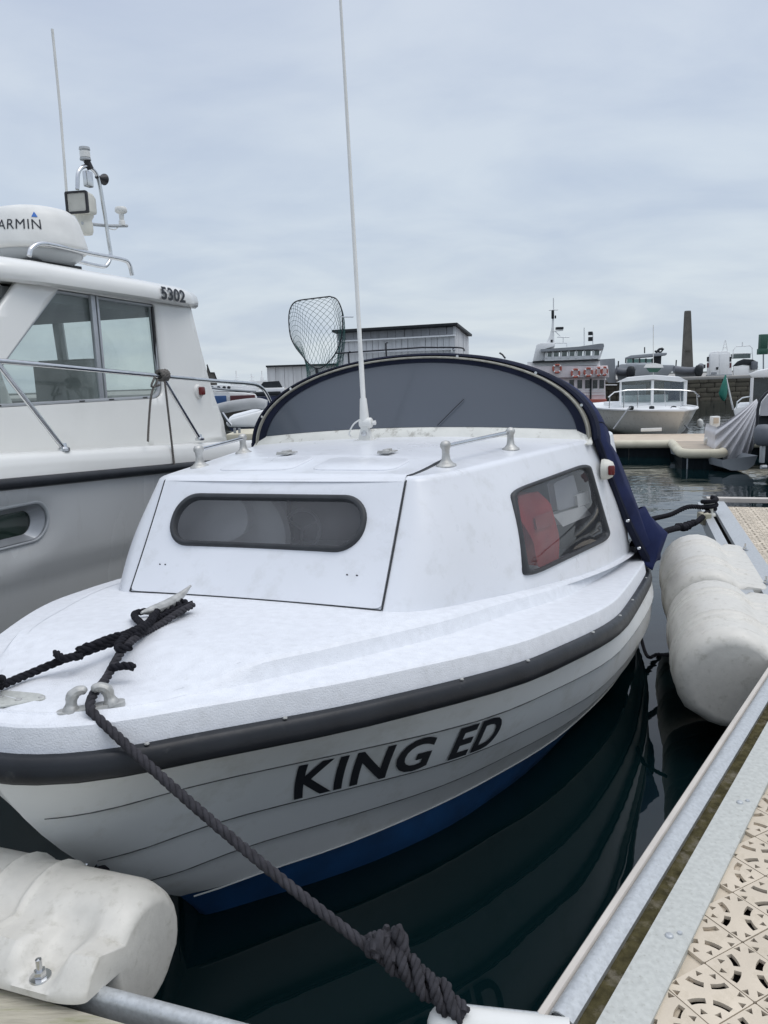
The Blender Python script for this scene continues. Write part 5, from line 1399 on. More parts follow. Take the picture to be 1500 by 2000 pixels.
# stub finger towards us
def sp_(n, a, z): return pp(n, a, z)
mb = MB(); mb.grid([[sp_(-n, a, z) for a, z in ((.05, .497), (.65, .497), (.65, .42), (.05, .42))] for n in (-.1, 1.80)], True, True); mb.build('finger_deck', M['tan'], FPy)
edge = smoothpath([sp_(.0, .0, .452), sp_(-.8, .01, .452), sp_(-1.6, .02, .452), sp_(-1.84, .09, .452), sp_(-1.89, .35, .452), sp_(-1.84, .61, .452), sp_(-1.6, .68, .452), sp_(-.8, .69, .452), sp_(0, .70, .452)], 5)
MB().tube(edge, .078, 10).build('edge_roll', M['farbeige'], FPy)
mb = MB(); mb.box((0, 0, 0), (.62, 1.84, .50)); 
R_ = Matrix.Rotation(-math.atan2(.287, .958), 3, 'Z'); c_ = sp_(-.93, .35, .14); mb.v = [tuple(R_ @ Vector(v) + c_) for v in mb.v]; mb.build('float', M['skirt'], FPy)
mb = MB(); mb.tube([sp_(-1.87, .12, .42), sp_(-1.87, .12, -.2)], .012, 6); mb.build('stay', M['far_grey'], FPy)
for q in range(7):
    MB().box(sp_(-.2 - q * .22, .35, .501), (.60, .012, .006), Matrix.Rotation(-math.atan2(.287, .958), 3, 'Z')).build('deck_joint', M['concrete'], FPy)
# mushroom fenders and a coil on the pontoon
c = fz(1384, 862, .36)
mb = MB(); mb.lathe([(.0, .09), (.05, .085), (.085, .05), (.09, .0), (.07, -.06), (0, -.09)], c, 16, axis='X'); mb.lathe([(.0, .02), (.03, .02), (.03, -.02)], c + Vector((-.07, -.05, .02)), 10, axis='Y'); tag(mb.build('dock_fender', M['fender'], None, 60), 'small rounded white fender on the corner of the far stub finger beside the covered boat', 'fender')
pb = thing_at('power_pedestal', 'small white service pedestal standing on the far pontoon beside the covered boat', 'pedestal', 1398, 15.3, z=.3)
mb = MB(); pbox(mb, 1391, 813, 1407, 838, 15.3, .14); part(mb, 'cabinet', 'plasticw', pb, bevel=.015)
mb = MB(); pbox(mb, 1394, 816, 1404, 827, 15.285, .01); part(mb, 'socket_panel', 'tan', pb)
mb = MB(); pbox(mb, 1392, 838, 1406, 846, 15.32, .12); part(mb, 'plinth', 'far_grey', pb)
sg_ = MB(); pbox(sg_, 1252, 836, 1293, 842.5, 15.6, .03); tag(sg_.build('berth_sign', M['plasticw'], None, bevel=.004), 'low white sign board on the far pontoon edge in front of the tan hulled boat', 'sign')

# ---- generic hull pointing at the camera (bow on) between picture x0..x1
def bowhull(th, x0, x1, ytop, ybot, D, length, m, flare=.75, name='hull', rise=.25, yaw=0.0):
    L_, R_ = fp(x0, ytop, D), fp(x1, ytop, D); hw_ = (R_.x - L_.x) / 2; cxx = (R_.x + L_.x) / 2; zt_ = L_.z; zb_ = max(-.1, fp(x0, ybot, D).z)
    rows = []
    for i in range(13):
        t = i / 12; y = D - length * .35 + length * t * 1.0
        w_ = hw_ * min(1, (1 - (1 - min(1, t / .5)) ** 2.0)) ; row = []
        zz_ = zt_ + rise * (1 - min(1, t / .5)) ** 2 * .5
        for j in range(-5, 6):
            a = j / 5; s_ = abs(a) ** .6
            row.append(Vector((cxx + math.copysign(w_ * (1 - (1 - flare) * (1 - s_)) * s_ ** .22, a), y + .25 * length * (1 - s_) * max(0, .5 - t), zb_ + (zz_ - zb_) * s_)))
        rows.append(row)
    for r in rows:
        for p in r:
            d_ = p - Vector((cxx, D, 0)); p.x = cxx + d_.x * math.cos(yaw) - d_.y * math.sin(yaw); p.y = D + d_.x * math.sin(yaw) + d_.y * math.cos(yaw)
    mb = MB(); mb.grid(rows); mb.add(rows[-1], [tuple(range(11))])
    dk = MB(); dk.grid([[r[0] + Vector((0, 0, -.01)), (r[0] + r[-1]) / 2 + Vector((0, 0, .05)), r[-1] + Vector((0, 0, -.01))] for r in rows]); part(dk, 'deck', 'far_white', th, 60)
    rl = MB(); rl.tube([r[0] for r in rows[::-1]] + [r[-1] for r in rows[1:]], .03, 6)
    h = part(mb, name, m, th, 60); sub(rl, 'rub_rail', 'far_white', th, h); return h, rows

# tan hulled cabin boat moored bow-on behind the far pontoon
b = thing_at('cabin_cruiser', 'white wheelhouse cruiser with a tan hull moored bow-on behind the far pontoon', 'boat', 1276, 17.6)
D = 17.6
bowhull(b, 1188, 1366, 800, 866, D, 5.2, 'hulltan', .93, rise=.05)
mb = MB(); pprism(mb, [(1203, 747), (1222, 738), (1276, 733), (1330, 737), (1342, 744), (1330, 746), (1276, 741), (1222, 745)], D + .4, 1.6); part(mb, 'roof', 'far_white', b)
for x0_, x1_ in ((1211, 1214), (1272, 1277), (1336, 1342)):
    mb = MB(); pbox(mb, x0_, 743, x1_, 792, D + .45, .06); part(mb, 'window_post', 'far_white', b)
mb = MB(); pbox(mb, 1211, 786, 1342, 800, D + .5, 1.4); part(mb, 'cabin_front', 'far_white', b, bevel=.03)
for x0_, x1_ in ((1214.5, 1271.5), (1277.5, 1335.5)):
    mb = MB(); pbox(mb, x0_, 744, x1_, 785, D + .48, .012); part(mb, 'windscreen_pane', 'glass', b)
mb = MB(); pbox(mb, 1213, 752, 1262, 784, D + 2.0, .05); part(mb, 'rear_curtain', 'far_grey', b)
mb = MB(); pbox(mb, 1216, 772, 1306, 786, D + 1.0, .3); part(mb, 'dashboard', 'far_white', b, bevel=.02)
mb = MB(); pbox(mb, 1308, 746, 1334, 784, D + 1.2, .4); part(mb, 'helm_seat', 'far_navy', b)
mb = MB(); ptube(mb, [(1188, 776), (1200, 766), (1225, 762), (1276, 761), (1330, 762), (1356, 765), (1366, 775)], D - .2, .014); part(mb, 'pulpit_rail', 'steel', b)
for x in (1191, 1219, 1246, 1298, 1328, 1361):
    mb = MB(); ptube(mb, [(x, 763 + (8 if x in (1191, 1361) else 0)), (x + (2 if x > 1276 else -1), 797)], D - .2, .011); part(mb, 'stanchion', 'steel', b)
mb = MB(); pprism(mb, [(1257, 718), (1296, 718), (1294, 712), (1280, 709), (1262, 711)], D + 1.0, .3); part(mb, 'radar_dome', 'plasticw', b)
mb = MB(); pprism(mb, [(1262, 719), (1292, 719), (1284, 727), (1268, 727)], D + 1.05, .2); part(mb, 'dome_bracket', 'sign_green', b)
mb = MB(); ptube(mb, [(1276, 735), (1276, 635)], D + 1.1, .009); part(mb, 'whip_antenna', 'plasticw', b)
for x0_, x1_ in ((1198, 1232), (1345, 1312)):
    mb = MB(); ptube(mb, [(x0_, 838), (x1_ - 6, 800), (x1_, 796)], D - 1.2, .018); part(mb, 'mooring_line', 'far_grey', b)
for x in (1233, 1273, 1316):
    mb = MB(); mb.lathe([(0, .05), (.05, .04), (.06, 0), (.04, -.04)], fp(x, 797, D - .8), 10); part(mb, 'cleat', 'far_dark', b)
mb = MB(); mb.lathe([(0, -.09), (.06, -.06), (.075, 0), (.06, .08), (.02, .11), (0, .12)], fp(1367, 828, D - .5), 14); part(mb, 'small_buoy', 'plasticw', b)

# covered dinghy-like sailing boat with grey drape
D = 12.1
b = thing_at('covered_boat', 'boat draped in a pleated pale grey cover, right of the far stub finger', 'boat', 1437, D)
AP = [(1478, 779), (1480, 785), (1481, 794), (1481, 806)]
BT = [(1400, 834), (1397, 850), (1396, 872), (1398, 893), (1412, 897), (1432, 900), (1448, 900), (1460, 893), (1471, 876), (1479, 850)]
ap = smoothpath([Vector((x, y, 0)) for x, y in AP], 3); bt = smoothpath([Vector((x, y, 0)) for x, y in BT], 5)
rows = []
for i, b_ in enumerate(bt):
    t = i / (len(bt) - 1); ai = t * (len(ap) - 1); a0_ = int(min(ai, len(ap) - 2)); a = ap[a0_].lerp(ap[a0_ + 1], ai - a0_); row = []
    for j in range(16):
        u = j / 15; q = a.lerp(b_, u); q.y += 3 * math.sin(PI * u) * (1 - t); dp = .40 - .35 * t - .45 * u * (1 - u) + .045 * math.sin(i * 1.05) * (u ** .6)
        row.append(fp(q.x, q.y, D + .3 + dp))
    rows.append(row)
mb = MB(); mb.grid(rows); mb.grid([[p, p + Vector((.12, .35, -.05))] for p in rows[0]]); mb.grid([[r[-1], r[-1] + Vector((.2, .9, 0))] for r in rows]); part(mb, 'boat_cover', 'cover', b, 60)
mb = MB(); rows = []
for t in (0, .3, .6, 1): 
    y_ = D - .1 + t * 2.2; rows.append([fp(x, y, D) + Vector((0, -.15 + t * 2.2, 0)) for x, y in ((1402, 896), (1405, 911), (1420, 917), (1450, 916), (1464, 906), (1471, 888))])
mb.grid(rows); mb.add(rows[0], [tuple(range(6))]); part(mb, 'hull', 'far_grey', b, 40)

# outboard engine and boat with a black frame at the right edge
D = 11.2
b = thing_at('open_motorboat', 'motorboat with a black tube frame, grey cover and outboard at the right edge', 'boat', 1495, D)
mb = MB(); ptube(mb, [(1478, 850), (1480, 800), (1484, 783), (1496, 768), (1512, 758), (1540, 755)], D, .022, 8); part(mb, 'frame_hoop', 'black', b, 50)
mb = MB(); pprism(mb, [(1484, 806), (1487, 786), (1499, 772), (1560, 764), (1560, 812), (1485, 812)], D + .1, 1.0); part(mb, 'canopy', 'cover', b)
mb = MB(); pprism(mb, [(1476, 842), (1482, 812), (1560, 815), (1560, 905), (1530, 915), (1500, 905), (1488, 880)], D + .25, 1.6); part(mb, 'hull', 'far_dark', b, bevel=.02)
mb = MB()
mb.lathe([(0, .17), (.09, .16), (.13, .10), (.14, 0), (.12, -.10), (.08, -.13), (0, -.14)], fp(1492, 852, D - .3), 16); ob = part(mb, 'outboard_motor', 'hypalon', b, 60)
mb = MB(); pbox(mb, 1488, 868, 1495, 905, D - .28, .08); sub(mb, 'outboard_leg', 'galv', b, ob, bevel=.01)
mb = MB(); mb.tube([fp(1486, 912, D - .25), fp(1497, 912, D - .25)], .03, 8); sub(mb, 'propeller_housing', 'galv', b, ob)

# white wheelhouse boat behind, right edge
D = 17
b = thing_at('fishing_boat', 'white wheelhouse boat partly cut off by the right edge behind the covered boats', 'boat', 1490, D)
mb = MB(); pprism(mb, [(1461, 731), (1478, 724), (1500, 720), (1560, 718), (1560, 736), (1470, 738)], D, 2.0); part(mb, 'roof', 'far_white', b, bevel=.02)
mb = MB(); pbox(mb, 1467, 738, 1471, 796, D, .06); part(mb, 'post', 'far_white', b)
mb = MB(); pbox(mb, 1471, 738, 1560, 780, D + .05, .02); part(mb, 'window', 'farglass', b)
mb = MB(); pprism(mb, [(1471, 745), (1500, 752), (1560, 748), (1560, 775), (1500, 781), (1473, 770)], D + .5, .4); part(mb, 'inner_drape', 'cover', b)
mb = MB(); pprism(mb, [(1432, 800), (1440, 795), (1560, 790), (1560, 860), (1445, 850)], D + .1, 2.4); part(mb, 'hull', 'far_white', b, bevel=.03)
mb = MB(); ptube(mb, [(1438, 798), (1440, 785), (1450, 777), (1466, 774)], D - .05, .014); part(mb, 'rail', 'steel', b)

# ---- ferry with lifebuoys
D = 33.0
fe = thing_at('passenger_ferry', 'white passenger ferry with a navy hull, wheelhouse and mast beyond the navy canopy', 'ferry', 1115, D)
u = U(D)
mb = MB(); pprism(mb, [(1020, 786), (1185, 785), (1189, 800), (1182, 824), (1020, 824)], D, 5); h = part(mb, 'hull', 'far_navy', fe, bevel=.05)
mb = MB(); pprism(mb, [(1025, 781), (1185, 780), (1185, 786), (1025, 787)], D - .03, 5.1); sub(mb, 'red_band', 'orange', fe, h)
mb = MB(); pprism(mb, [(1040, 736), (1182, 737), (1183, 781), (1040, 782)], D + .3, 4.4); ld = part(mb, 'lower_deckhouse', 'pinkpaint', fe, bevel=.03)
mb = MB(); pprism(mb, [(1030, 715), (1187, 714), (1190, 737), (1030, 738)], D + .05, 4.8); part(mb, 'upper_bulwark', 'pinkpaint', fe, bevel=.02)
mb = MB(); pprism(mb, [(1030, 707), (1172, 704), (1172, 713), (1030, 716)], D + .2, 4.6); part(mb, 'bridge_deck', 'far_white', fe)
mb = MB(); pprism(mb, [(1040, 706), (1172, 702), (1172, 704), (1040, 708.5)], D - .1, 4.6); part(mb, 'deck_edge', 'far_dark', fe)
mb = MB(); pprism(mb, [(1040, 706), (1048, 673), (1056, 670), (1084, 670), (1084, 676), (1066, 681), (1064, 704)], D + .6, 3.2); part(mb, 'funnel_casing', 'far_white', fe, bevel=.02)
# wheelhouse posts, sills, windows
mb = MB(); pprism(mb, [(1064, 697), (1170, 694), (1170, 701), (1064, 705)], D + .45, 2.6); part(mb, 'wheelhouse_wall', 'far_white', fe)
mb = MB(); pprism(mb, [(1056, 682), (1130, 677), (1172, 671), (1179, 671), (1180, 676), (1178, 682), (1130, 683), (1056, 687)], D + .25, 3.0); part(mb, 'wheelhouse_roof', 'far_grey', fe)
for i, x in enumerate((1066, 1078, 1094, 1109, 1124, 1140, 1157)):
    mb = MB(); pprism(mb, [(x, 684), (x + 3.5, 684), (x + 2.5, 700), (x - 1, 700)], D + .42, .12); part(mb, 'window_post', 'far_white', fe)
    w_ = 10 if i else 8
    mb = MB(); pprism(mb, [(x + 4, 684), (x + 4 + w_, 684), (x + 3 + w_, 699), (x + 3, 699)], D + .47, .02); f_ = part(mb, 'window', 'farglass', fe)
mb = MB(); pprism(mb, [(1176, 680), (1179, 680), (1172, 701), (1168, 701)], D + .42, .12); part(mb, 'window_post', 'far_white', fe)
mb = MB(); pprism(mb, [(1171, 702), (1201, 700), (1203, 748), (1188, 748), (1172, 720)], D + 4.0, .3); part(mb, 'bow_bulwark', 'far_grey', fe)
for x in (1112, 1128, 1143, 1158, 1171):
    mb = MB(); pbox(mb, x, 742, x + 9, 759, D + .27, .03); w_ = part(mb, 'lower_window', 'farglass', fe)
    mb = MB(); pbox(mb, x - 1, 759, x + 10, 761, D + .26, .04); sub(mb, 'sill', 'far_white', fe, w_)
mb = MB(); pbox(mb, 1152.5, 740, 1155.5, 783, D + .24, .05); part(mb, 'door_gap', 'far_dark', fe)
for y_ in (765, 771):
    mb = MB(); pbox(mb, 1100, y_, 1183, y_ + 1, D + .25, .04); part(mb, 'side_rail', 'far_white', fe)
mast = MB(); pprism(mast, [(1066, 671), (1074, 655), (1077, 640), (1079, 612), (1082, 612), (1082, 640), (1083, 671)], D + 1.0, .25); ms = part(mast, 'mast', 'far_white', fe)
for pts, m_ in (([(1072, 606), (1090, 605)], 'far_white'), ([(1080, 647), (1100, 645)], 'far_white'), ([(1088, 658.5), (1112, 658.5)], 'far_white'), ([(1081, 606), (1081, 582)], 'far_white'), ([(1082, 670), (1107, 670), (1107, 677)], 'far_white'), ([(1100, 659), (1100, 671)], 'far_white'), ([(1141, 640), (1141, 676)], 'far_white'), ([(1083, 646), (1094, 656)], 'far_white')):
    mb = MB(); ptube(mb, pts, D + 1.0, .022); sub(mb, 'mast_fitting', m_, fe, ms)
for x, y, w_, h_ in ((1080, 614, 5, 16), (1094, 641, 14, 5), (1154, 651, 8, 7), (1154, 662, 8, 8), (1085, 619, 3, 6), (1078, 666, 4, 5)):
    mb = MB(); pbox(mb, x - w_ / 2, y - h_ / 2, x + w_ / 2, y + h_ / 2, D + .95, w_ * u * .8); sub(mb, 'mast_lamp', 'far_dark', fe, ms, bevel=.02)
mb = MB(); ptube(mb, [(1158, 676), (1158, 650)], D + 1.0, .02); sub(mb, 'mast_fitting', 'far_white', fe, ms)
# cord rails on the ferry
mb = MB(); ptube(mb, [(1182, 752), (1205, 752)], D + .1, .02); part(mb, 'side_rail', 'far_white', fe)
# lifebuoys
lbm = None
for i, (x, y, sx, lab) in enumerate(((1088, 720, 1, 'orange and white lifebuoy at the left end of the ferry row, nearest the navy canopy'), (1124, 729, 1, 'orange and white lifebuoy second from the left on the ferry side'), (1149, 727, 1, 'orange and white lifebuoy third from the left on the ferry side'), (1169, 726, .65, 'orange and white lifebuoy fourth from the left, overlapping the last one'), (1181, 725, .7, 'orange and white lifebuoy at the right end of the ferry row'))):
    c = fp(x, y, D - .05)
    e_ = empty('lifebuoy', lab, 'lifebuoy', loc=c, group='lifebuoys along the ferry side'); e_.scale = (1, 1, 1)
    Rb, rb = 7.6 * u, 2.0 * u
    rows = [[((Rb + rb * math.cos(b_)) * math.cos(a) * sx, -rb * math.sin(b_), (Rb + rb * math.cos(b_)) * math.sin(a)) for b_ in [2 * PI * k / 8 for k in range(8)]] for a in [2 * PI * j / 24 for j in range(25)]]
    mb = MB(); mb.grid(rows, True); mb.build('ring', M['orange'], e_, 60)
    for q in range(4):
        a0 = PI / 4 + q * PI / 2; rows = [[((Rb + rb * 1.12 * math.cos(b_)) * math.cos(a) * sx, -rb * 1.12 * math.sin(b_), (Rb + rb * 1.12 * math.cos(b_)) * math.sin(a)) for b_ in [2 * PI * k / 8 for k in range(8)]] for a in (a0 - .16, a0, a0 + .16)]
        mb = MB(); mb.grid(rows, True); mb.build('white_band', M['far_white'], e_, 60)

# ---- obelisk
D = 75
obk = thing_at('obelisk', 'tall dark tapering stone obelisk standing on the quay', 'monument', 1342, D)
a, b2 = fp(1343, 607, D), fp(1342, 745, D); u = U(D)
mb = MB(); rows = []
for z_, w_ in ((b2.z - .5, 9.8), (a.z - 2.4 * u, 4.8), (a.z, 4.2)):
    c_ = Vector((b2.x + (a.x - b2.x) * (z_ - b2.z) / (a.z - b2.z), D, z_)); rows.append([c_ + Vector((sx * w_ * u, sy * w_ * u, 0)) for sx, sy in ((-1, -1), (1, -1), (1, 1), (-1, 1))])
mb.grid(rows, True, True); part(mb, 'shaft', 'obelisk_stone', obk, 0)
for y_ in (683,):
    mb = MB(); pbox(mb, 1335, y_, 1350.5, y_ + 1.5, D - .55, .2); part(mb, 'string_course', 'obelisk_stone', obk)
mb = MB(); pbox(mb, 1329, 735, 1355, 748, D - .9, 1.8); part(mb, 'plinth', 'obelisk_stone', obk)

# ---- white van seen from behind, on the quay
D = 39.5
v = thing_at('van', 'white van parked on the quay with its rear doors towards us', 'van', 1403, D)
mb = MB(); pprism(mb, [(1380, 738), (1381, 712), (1384, 694), (1387, 688), (1394, 686), (1420, 685), (1426, 688), (1429, 698), (1430, 738)], D, 2.6); bd = part(mb, 'body', 'far_white', v, bevel=.05)
for x0_, x1_ in ((1386, 1404), (1405, 1424)):
    mb = MB(); pprism(mb, [(x0_ + (1 if x0_ < 1400 else 0), 691), (x1_, 690), (x1_, 732), (x0_, 732)], D - .03, .04); d_ = part(mb, 'rear_door', 'far_white', v, bevel=.01)
mb = MB(); pbox(mb, 1399, 717, 1403, 722, D - .06, .03); part(mb, 'door_handle', 'far_dark', v)
for x in (1383, 1427):
    for y_ in (702, 714):
        mb = MB(); pbox(mb, x - 1.6, y_ - 5, x + 1.6, y_ + 4, D - .02, .06); part(mb, 'tail_lamp', 'far_dark' if y_ == 702 else 'maroon', v)
mb = MB(); pbox(mb, 1380, 732, 1430, 737, D - .06, .1); part(mb, 'bumper', 'far_grey', v)
mb = MB(); pbox(mb, 1389, 727, 1400, 731, D - .05, .03); part(mb, 'number_plate', 'far_grey', v)
mb = MB(); pbox(mb, 1374, 712, 1378, 719, D + 1.8, .1); part(mb, 'wing_mirror', 'far_dark', v)
for x in (1384, 1426):
    mb = MB(); mb.lathe([(0, -.08), (.12, -.08), (.12, .08), (0, .08)], fp(x, 738, D + .4), 16, axis='X'); part(mb, 'wheel', 'far_dark', v)

# ---- motorboat laid up right of the van
D = 40
b = thing_at('laid_up_boat', 'small motorboat with a black canopy and tube arch laid up right of the van', 'boat', 1455, D)
mb = MB(); pprism(mb, [(1432, 715), (1478, 713), (1481, 722), (1474, 738), (1436, 738)], D, 2.4); part(mb, 'hull', 'far_white', b, bevel=.03)
mb = MB(); pprism(mb, [(1430, 716), (1440, 706), (1452, 701), (1470, 702), (1478, 706), (1481, 718), (1470, 714), (1450, 713)], D - .1, 2.2); part(mb, 'black_canopy', 'far_dark', b, bevel=.03)
mb = MB(); ptube(mb, [(1431, 700), (1432, 684), (1437, 677), (1464, 675), (1469, 679), (1470, 703)], D + .3, .022); part(mb, 'tube_arch', 'far_white', b)
mb = MB(); ptube(mb, [(1432, 690), (1470, 690)], D + .3, .018); ptube(mb, [(1450, 675), (1450, 668)], D + .3, .03); part(mb, 'arch_rail', 'far_white', b)
mb = MB(); pbox(mb, 1434, 691, 1466, 700, D + .5, .5); part(mb, 'windscreen', 'farglass', b)
mb = MB(); pbox(mb, 1470, 706, 1481, 722, D - .3, .3); part(mb, 'outboard_motor', 'hypalon', b, bevel=.05)
mb = MB(); pbox(mb, 1433, 715, 1463, 735, D - .15, .1); part(mb, 'trailer_box', 'far_white', b, bevel=.01)
lt = thing_at('light_frame', 'small white light frame standing above the roof of the van', 'mast', 1416, 46)
for pts in ([(1411, 686), (1415, 668), (1417, 664)], [(1421, 686), (1418, 668), (1417, 664)], [(1412, 679), (1420, 679)], [(1414, 672), (1419, 672)]):
    mb = MB(); ptube(mb, pts, 46, .022); part(mb, 'strut', 'far_white', lt)

# ---- laid-up yacht with teal windows, RIBs
D = 41
b = thing_at('laid_up_yacht', 'grey laid-up motor yacht with teal wheelhouse windows between ferry and obelisk', 'boat', 1255, D)
mb = MB(); pprism(mb, [(1202, 714), (1215, 711), (1318, 713), (1316, 722), (1300, 738), (1210, 738), (1204, 725)], D, 3.5); part(mb, 'hull', 'far_grey', b, bevel=.05)
mb = MB(); pprism(mb, [(1220, 699), (1232, 694), (1290, 689), (1303, 689), (1302, 693), (1290, 695), (1222, 701)], D + .2, 2.4); part(mb, 'roof', 'far_grey', b, bevel=.02)
mb = MB(); pprism(mb, [(1276, 694), (1292, 694), (1291, 713), (1276, 713)], D + .4, 2.0); part(mb, 'aft_cabin', 'far_dark', b)
for i in range(4):
    mb = MB(); pbox(mb, 1225 + i * 12.5, 701, 1235 + i * 12.5, 709, D + .38, .04); w_ = part(mb, 'window', 'farglass2', b)
mb = MB(); pprism(mb, [(1222, 709), (1276, 708), (1276, 714), (1222, 714)], D + .35, 2.2); part(mb, 'cabin_wall', 'far_white', b)
for x in (1222, 1236.2, 1248.8, 1261.2, 1273.5):
    mb = MB(); pbox(mb, x, 700, x + 1.8, 709, D + .35, .1); part(mb, 'window_post', 'far_dark', b)
mb = MB(); ptube(mb, [(1281, 689), (1288, 682), (1294, 681)], D + .6, .07); ptube(mb, [(1279, 686), (1291, 688), (1296, 681)], D + .6, .05); ptube(mb, [(1259, 690), (1259, 678)], D + .6, .03); part(mb, 'deck_gear', 'far_dark', b)
def rib(x0, x1, y0, y1, D, lab, fl):
    b = thing_at('inflatable_boat', lab, 'boat', (x0 + x1) / 2, D, group='grey inflatable boats laid up on the quay'); u = U(D); h = (y1 - y0)
    mb = MB(); mb.tube(smoothpath([fp(x0, y0 + h * .35, D), fp(x0 + (x1 - x0) * .5, y0 + h * .45, D), fp(x1 - 6, y0 + h * .4, D), fp(x1, y0 + h * .15, D + .5)], 5), h * .26 * u, 10); part(mb, 'tube', 'hypalon', b, 60)
    mb = MB(); pprism(mb, [(x0 + 1, y0 + h * .55), (x1 - 3, y0 + h * .5), (x1 - 9, y1), (x0 + 4, y1)], D + .2, 1.0); part(mb, 'hull', 'far_grey', b)
    mb = MB(); mb.lathe([(0, .28), (.14, .25), (.2, .1), (.2, -.12), (.12, -.3), (0, -.34)], fp(x1 - 4 if fl else x0 + 4, y0 + h * .45, D - .3), 12); part(mb, 'outboard_motor', 'far_dark', b, 60)
    mb = MB(); ptube(mb, [(x0 + 4, y0 + 6), (x0 + 5, y0 - 9)], D, .03); part(mb, 'post', 'far_dark', b)
rib(1316, 1369, 712, 738, 39.2, 'dark grey inflatable boat on the quay right below the obelisk', True)
rib(1203, 1236, 714, 742, 36.5, 'dark grey inflatable boat between the ferry bow and the laid-up yacht', True)

# ---- sign post, green net
D = 35
sp2 = thing_at('sign_post', 'dark green sign boards on a thin post at the right edge of the quay', 'sign', 1490, D)
mb = MB(); ptube(mb, [(1491, 740), (1491, 688)], D, .03); part(mb, 'post', 'far_grey', sp2)
mb = MB(); pbox(mb, 1486, 653, 1501, 682, D, .25); part(mb, 'upper_board', 'sign_green', sp2, bevel=.02)
mb = MB(); pbox(mb, 1484, 681, 1501, 692, D - .03, .3); part(mb, 'lower_board', 'sign_green', sp2, bevel=.02)
D = 19
gn = thing_at('furled_green_net', 'furled green net on a slanting white pole in front of the stone quay', 'net', 1418, D)
mb = MB(); rows = []
for i, (x, y, w_) in enumerate(((1417, 732, 1), (1416, 742, 4), (1414, 755, 7), (1412, 768, 8.5), (1413, 777, 6), (1414, 783, 2))):
    rows.append([fp(x + w_ * math.cos(a) * (1 + .15 * math.sin(3 * a + i)), y, D + .05 * math.sin(a) * w_ / 4) for a in [2 * PI * k / 12 for k in range(12)]])
mb.grid(rows, True, True); part(mb, 'net', 'far_green', gn, 60)
mb = MB(); ptube(mb, [(1418, 738), (1424, 765), (1432, 800)], D, .022); part(mb, 'pole', 'far_white', gn)

# ---- grey shed behind the canopy
D = 36
sh = thing_at('grey_shed', 'grey clad boat shed with a black sloping roof edge behind the windscreen', 'building', 800, D)
def P3(x, y, D_): return fp(x, y, D_)
A0, A1, A2 = (656, 646), (890, 632), (917, 655)
DL, DM, DR = 40.0, 35.0, 38.0
def wallface(x0, y0, x1, y1, d0, d1, yb, n, name, m):
    for i in range(n):
        t0, t1 = i / n + .0, (i + 1) / n - .004
        a = P3(x0 + (x1 - x0) * t0, y0 + (y1 - y0) * t0, d0 + (d1 - d0) * t0); c = P3(x0 + (x1 - x0) * t1, y0 + (y1 - y0) * t1, d0 + (d1 - d0) * t1)
        nrm = (c - a).cross(Vector((0, 0, 1))).normalized(); off = rq.uniform(-.015, .015)
        a += nrm * off; c += nrm * off; bk = -nrm * .12
        mb = MB(); lo = yb; v8 = [a, c, Vector((c.x, c.y, lo)), Vector((a.x, a.y, lo))]; mb.add(v8 + [p + bk for p in v8], [(0, 1, 2, 3), (4, 7, 6, 5), (0, 4, 5, 1), (1, 5, 6, 2), (2, 6, 7, 3), (3, 7, 4, 0)]); part(mb, name, m, sh, 0)
mid = lambda p, d: (p[0], p[1] + d)
wallface(658, 651, 889, 638, DL, DM, P3(889, 662, DM).z, 14, 'upper_cladding', 'cladding_dark')
wallface(658, 668, 889, 656, DL - .08, DM - .08, .9, 20, 'cladding_panel', 'cladding')
wallface(890, 637, 915, 659, DM, DR, .9, 5, 'cladding_panel', 'cladding')
for y0_, y1_ in ((667, 655), (690, 682)):
    mb = MB(); mb.tube([P3(658, y0_, DL - .14), P3(889, y1_, DM - .14)], .045, 4); part(mb, 'band_trim', 'far_white' if y0_ == 667 else 'cladding', sh)
def quadprism(ps, th_, name, m):
    mb = MB(); n = len(ps); mb.add(ps + [p + Vector((0, 0, th_)) for p in ps], [tuple(range(n))[::-1], tuple(range(n, 2 * n))] + [(i, (i + 1) % n, n + (i + 1) % n, n + i) for i in range(n)]); return part(mb, name, m, sh, 0)
a, b_, c = P3(648, 648.5, DL - .3), P3(893, 634.5, DM - .4), P3(922, 657, DR - .2)
quadprism([a, b_, c, c + (a - b_)], .10, 'roof', 'far_dark')
# ---- low shed to its left
D = 42
s2_ = thing_at('low_shed', 'low grey shed seen through the landing net', 'building', 590, D)
sh2 = s2_
for i in range(9):
    mb = MB(); pbox(mb, 522 + i * 17, 715, 522 + i * 17 + 16.4, 757, D + rq.uniform(0, .03), .3); part(mb, 'cladding_panel', 'cladding', s2_)
mb = MB(); pbox(mb, 519, 711.5, 676, 715, D - .2, 4); part(mb, 'roof', 'far_dark', s2_)

# ---- boats seen through the gap on the left
D = 24
b = thing_at('blue_motorboat', 'blue hulled motorboat with a dark windscreen in the gap left of the canopy', 'boat', 520, D)
mb = MB(); pprism(mb, [(486, 776), (545, 772), (600, 770), (600, 800), (500, 800), (490, 790)], D, 3); part(mb, 'hull', 'far_navy', b, bevel=.05)
mb = MB(); pprism(mb, [(500, 764), (520, 758), (556, 757), (556, 768), (500, 770)], D + .3, 2); part(mb, 'deck', 'far_white', b, bevel=.03)
mb = MB(); pprism(mb, [(506, 757), (514, 746), (545, 744), (552, 757)], D + .5, 1.5); part(mb, 'windscreen', 'far_dark', b)
mb = MB(); pbox(mb, 498, 765, 548, 773, D - .05, .1); part(mb, 'side_windows', 'far_dark', b, bevel=.02)
D = 20
b = thing_at('white_cabin_boat', 'white boat with blue and maroon window covers in the gap between cruiser and canopy', 'boat', 450, D)
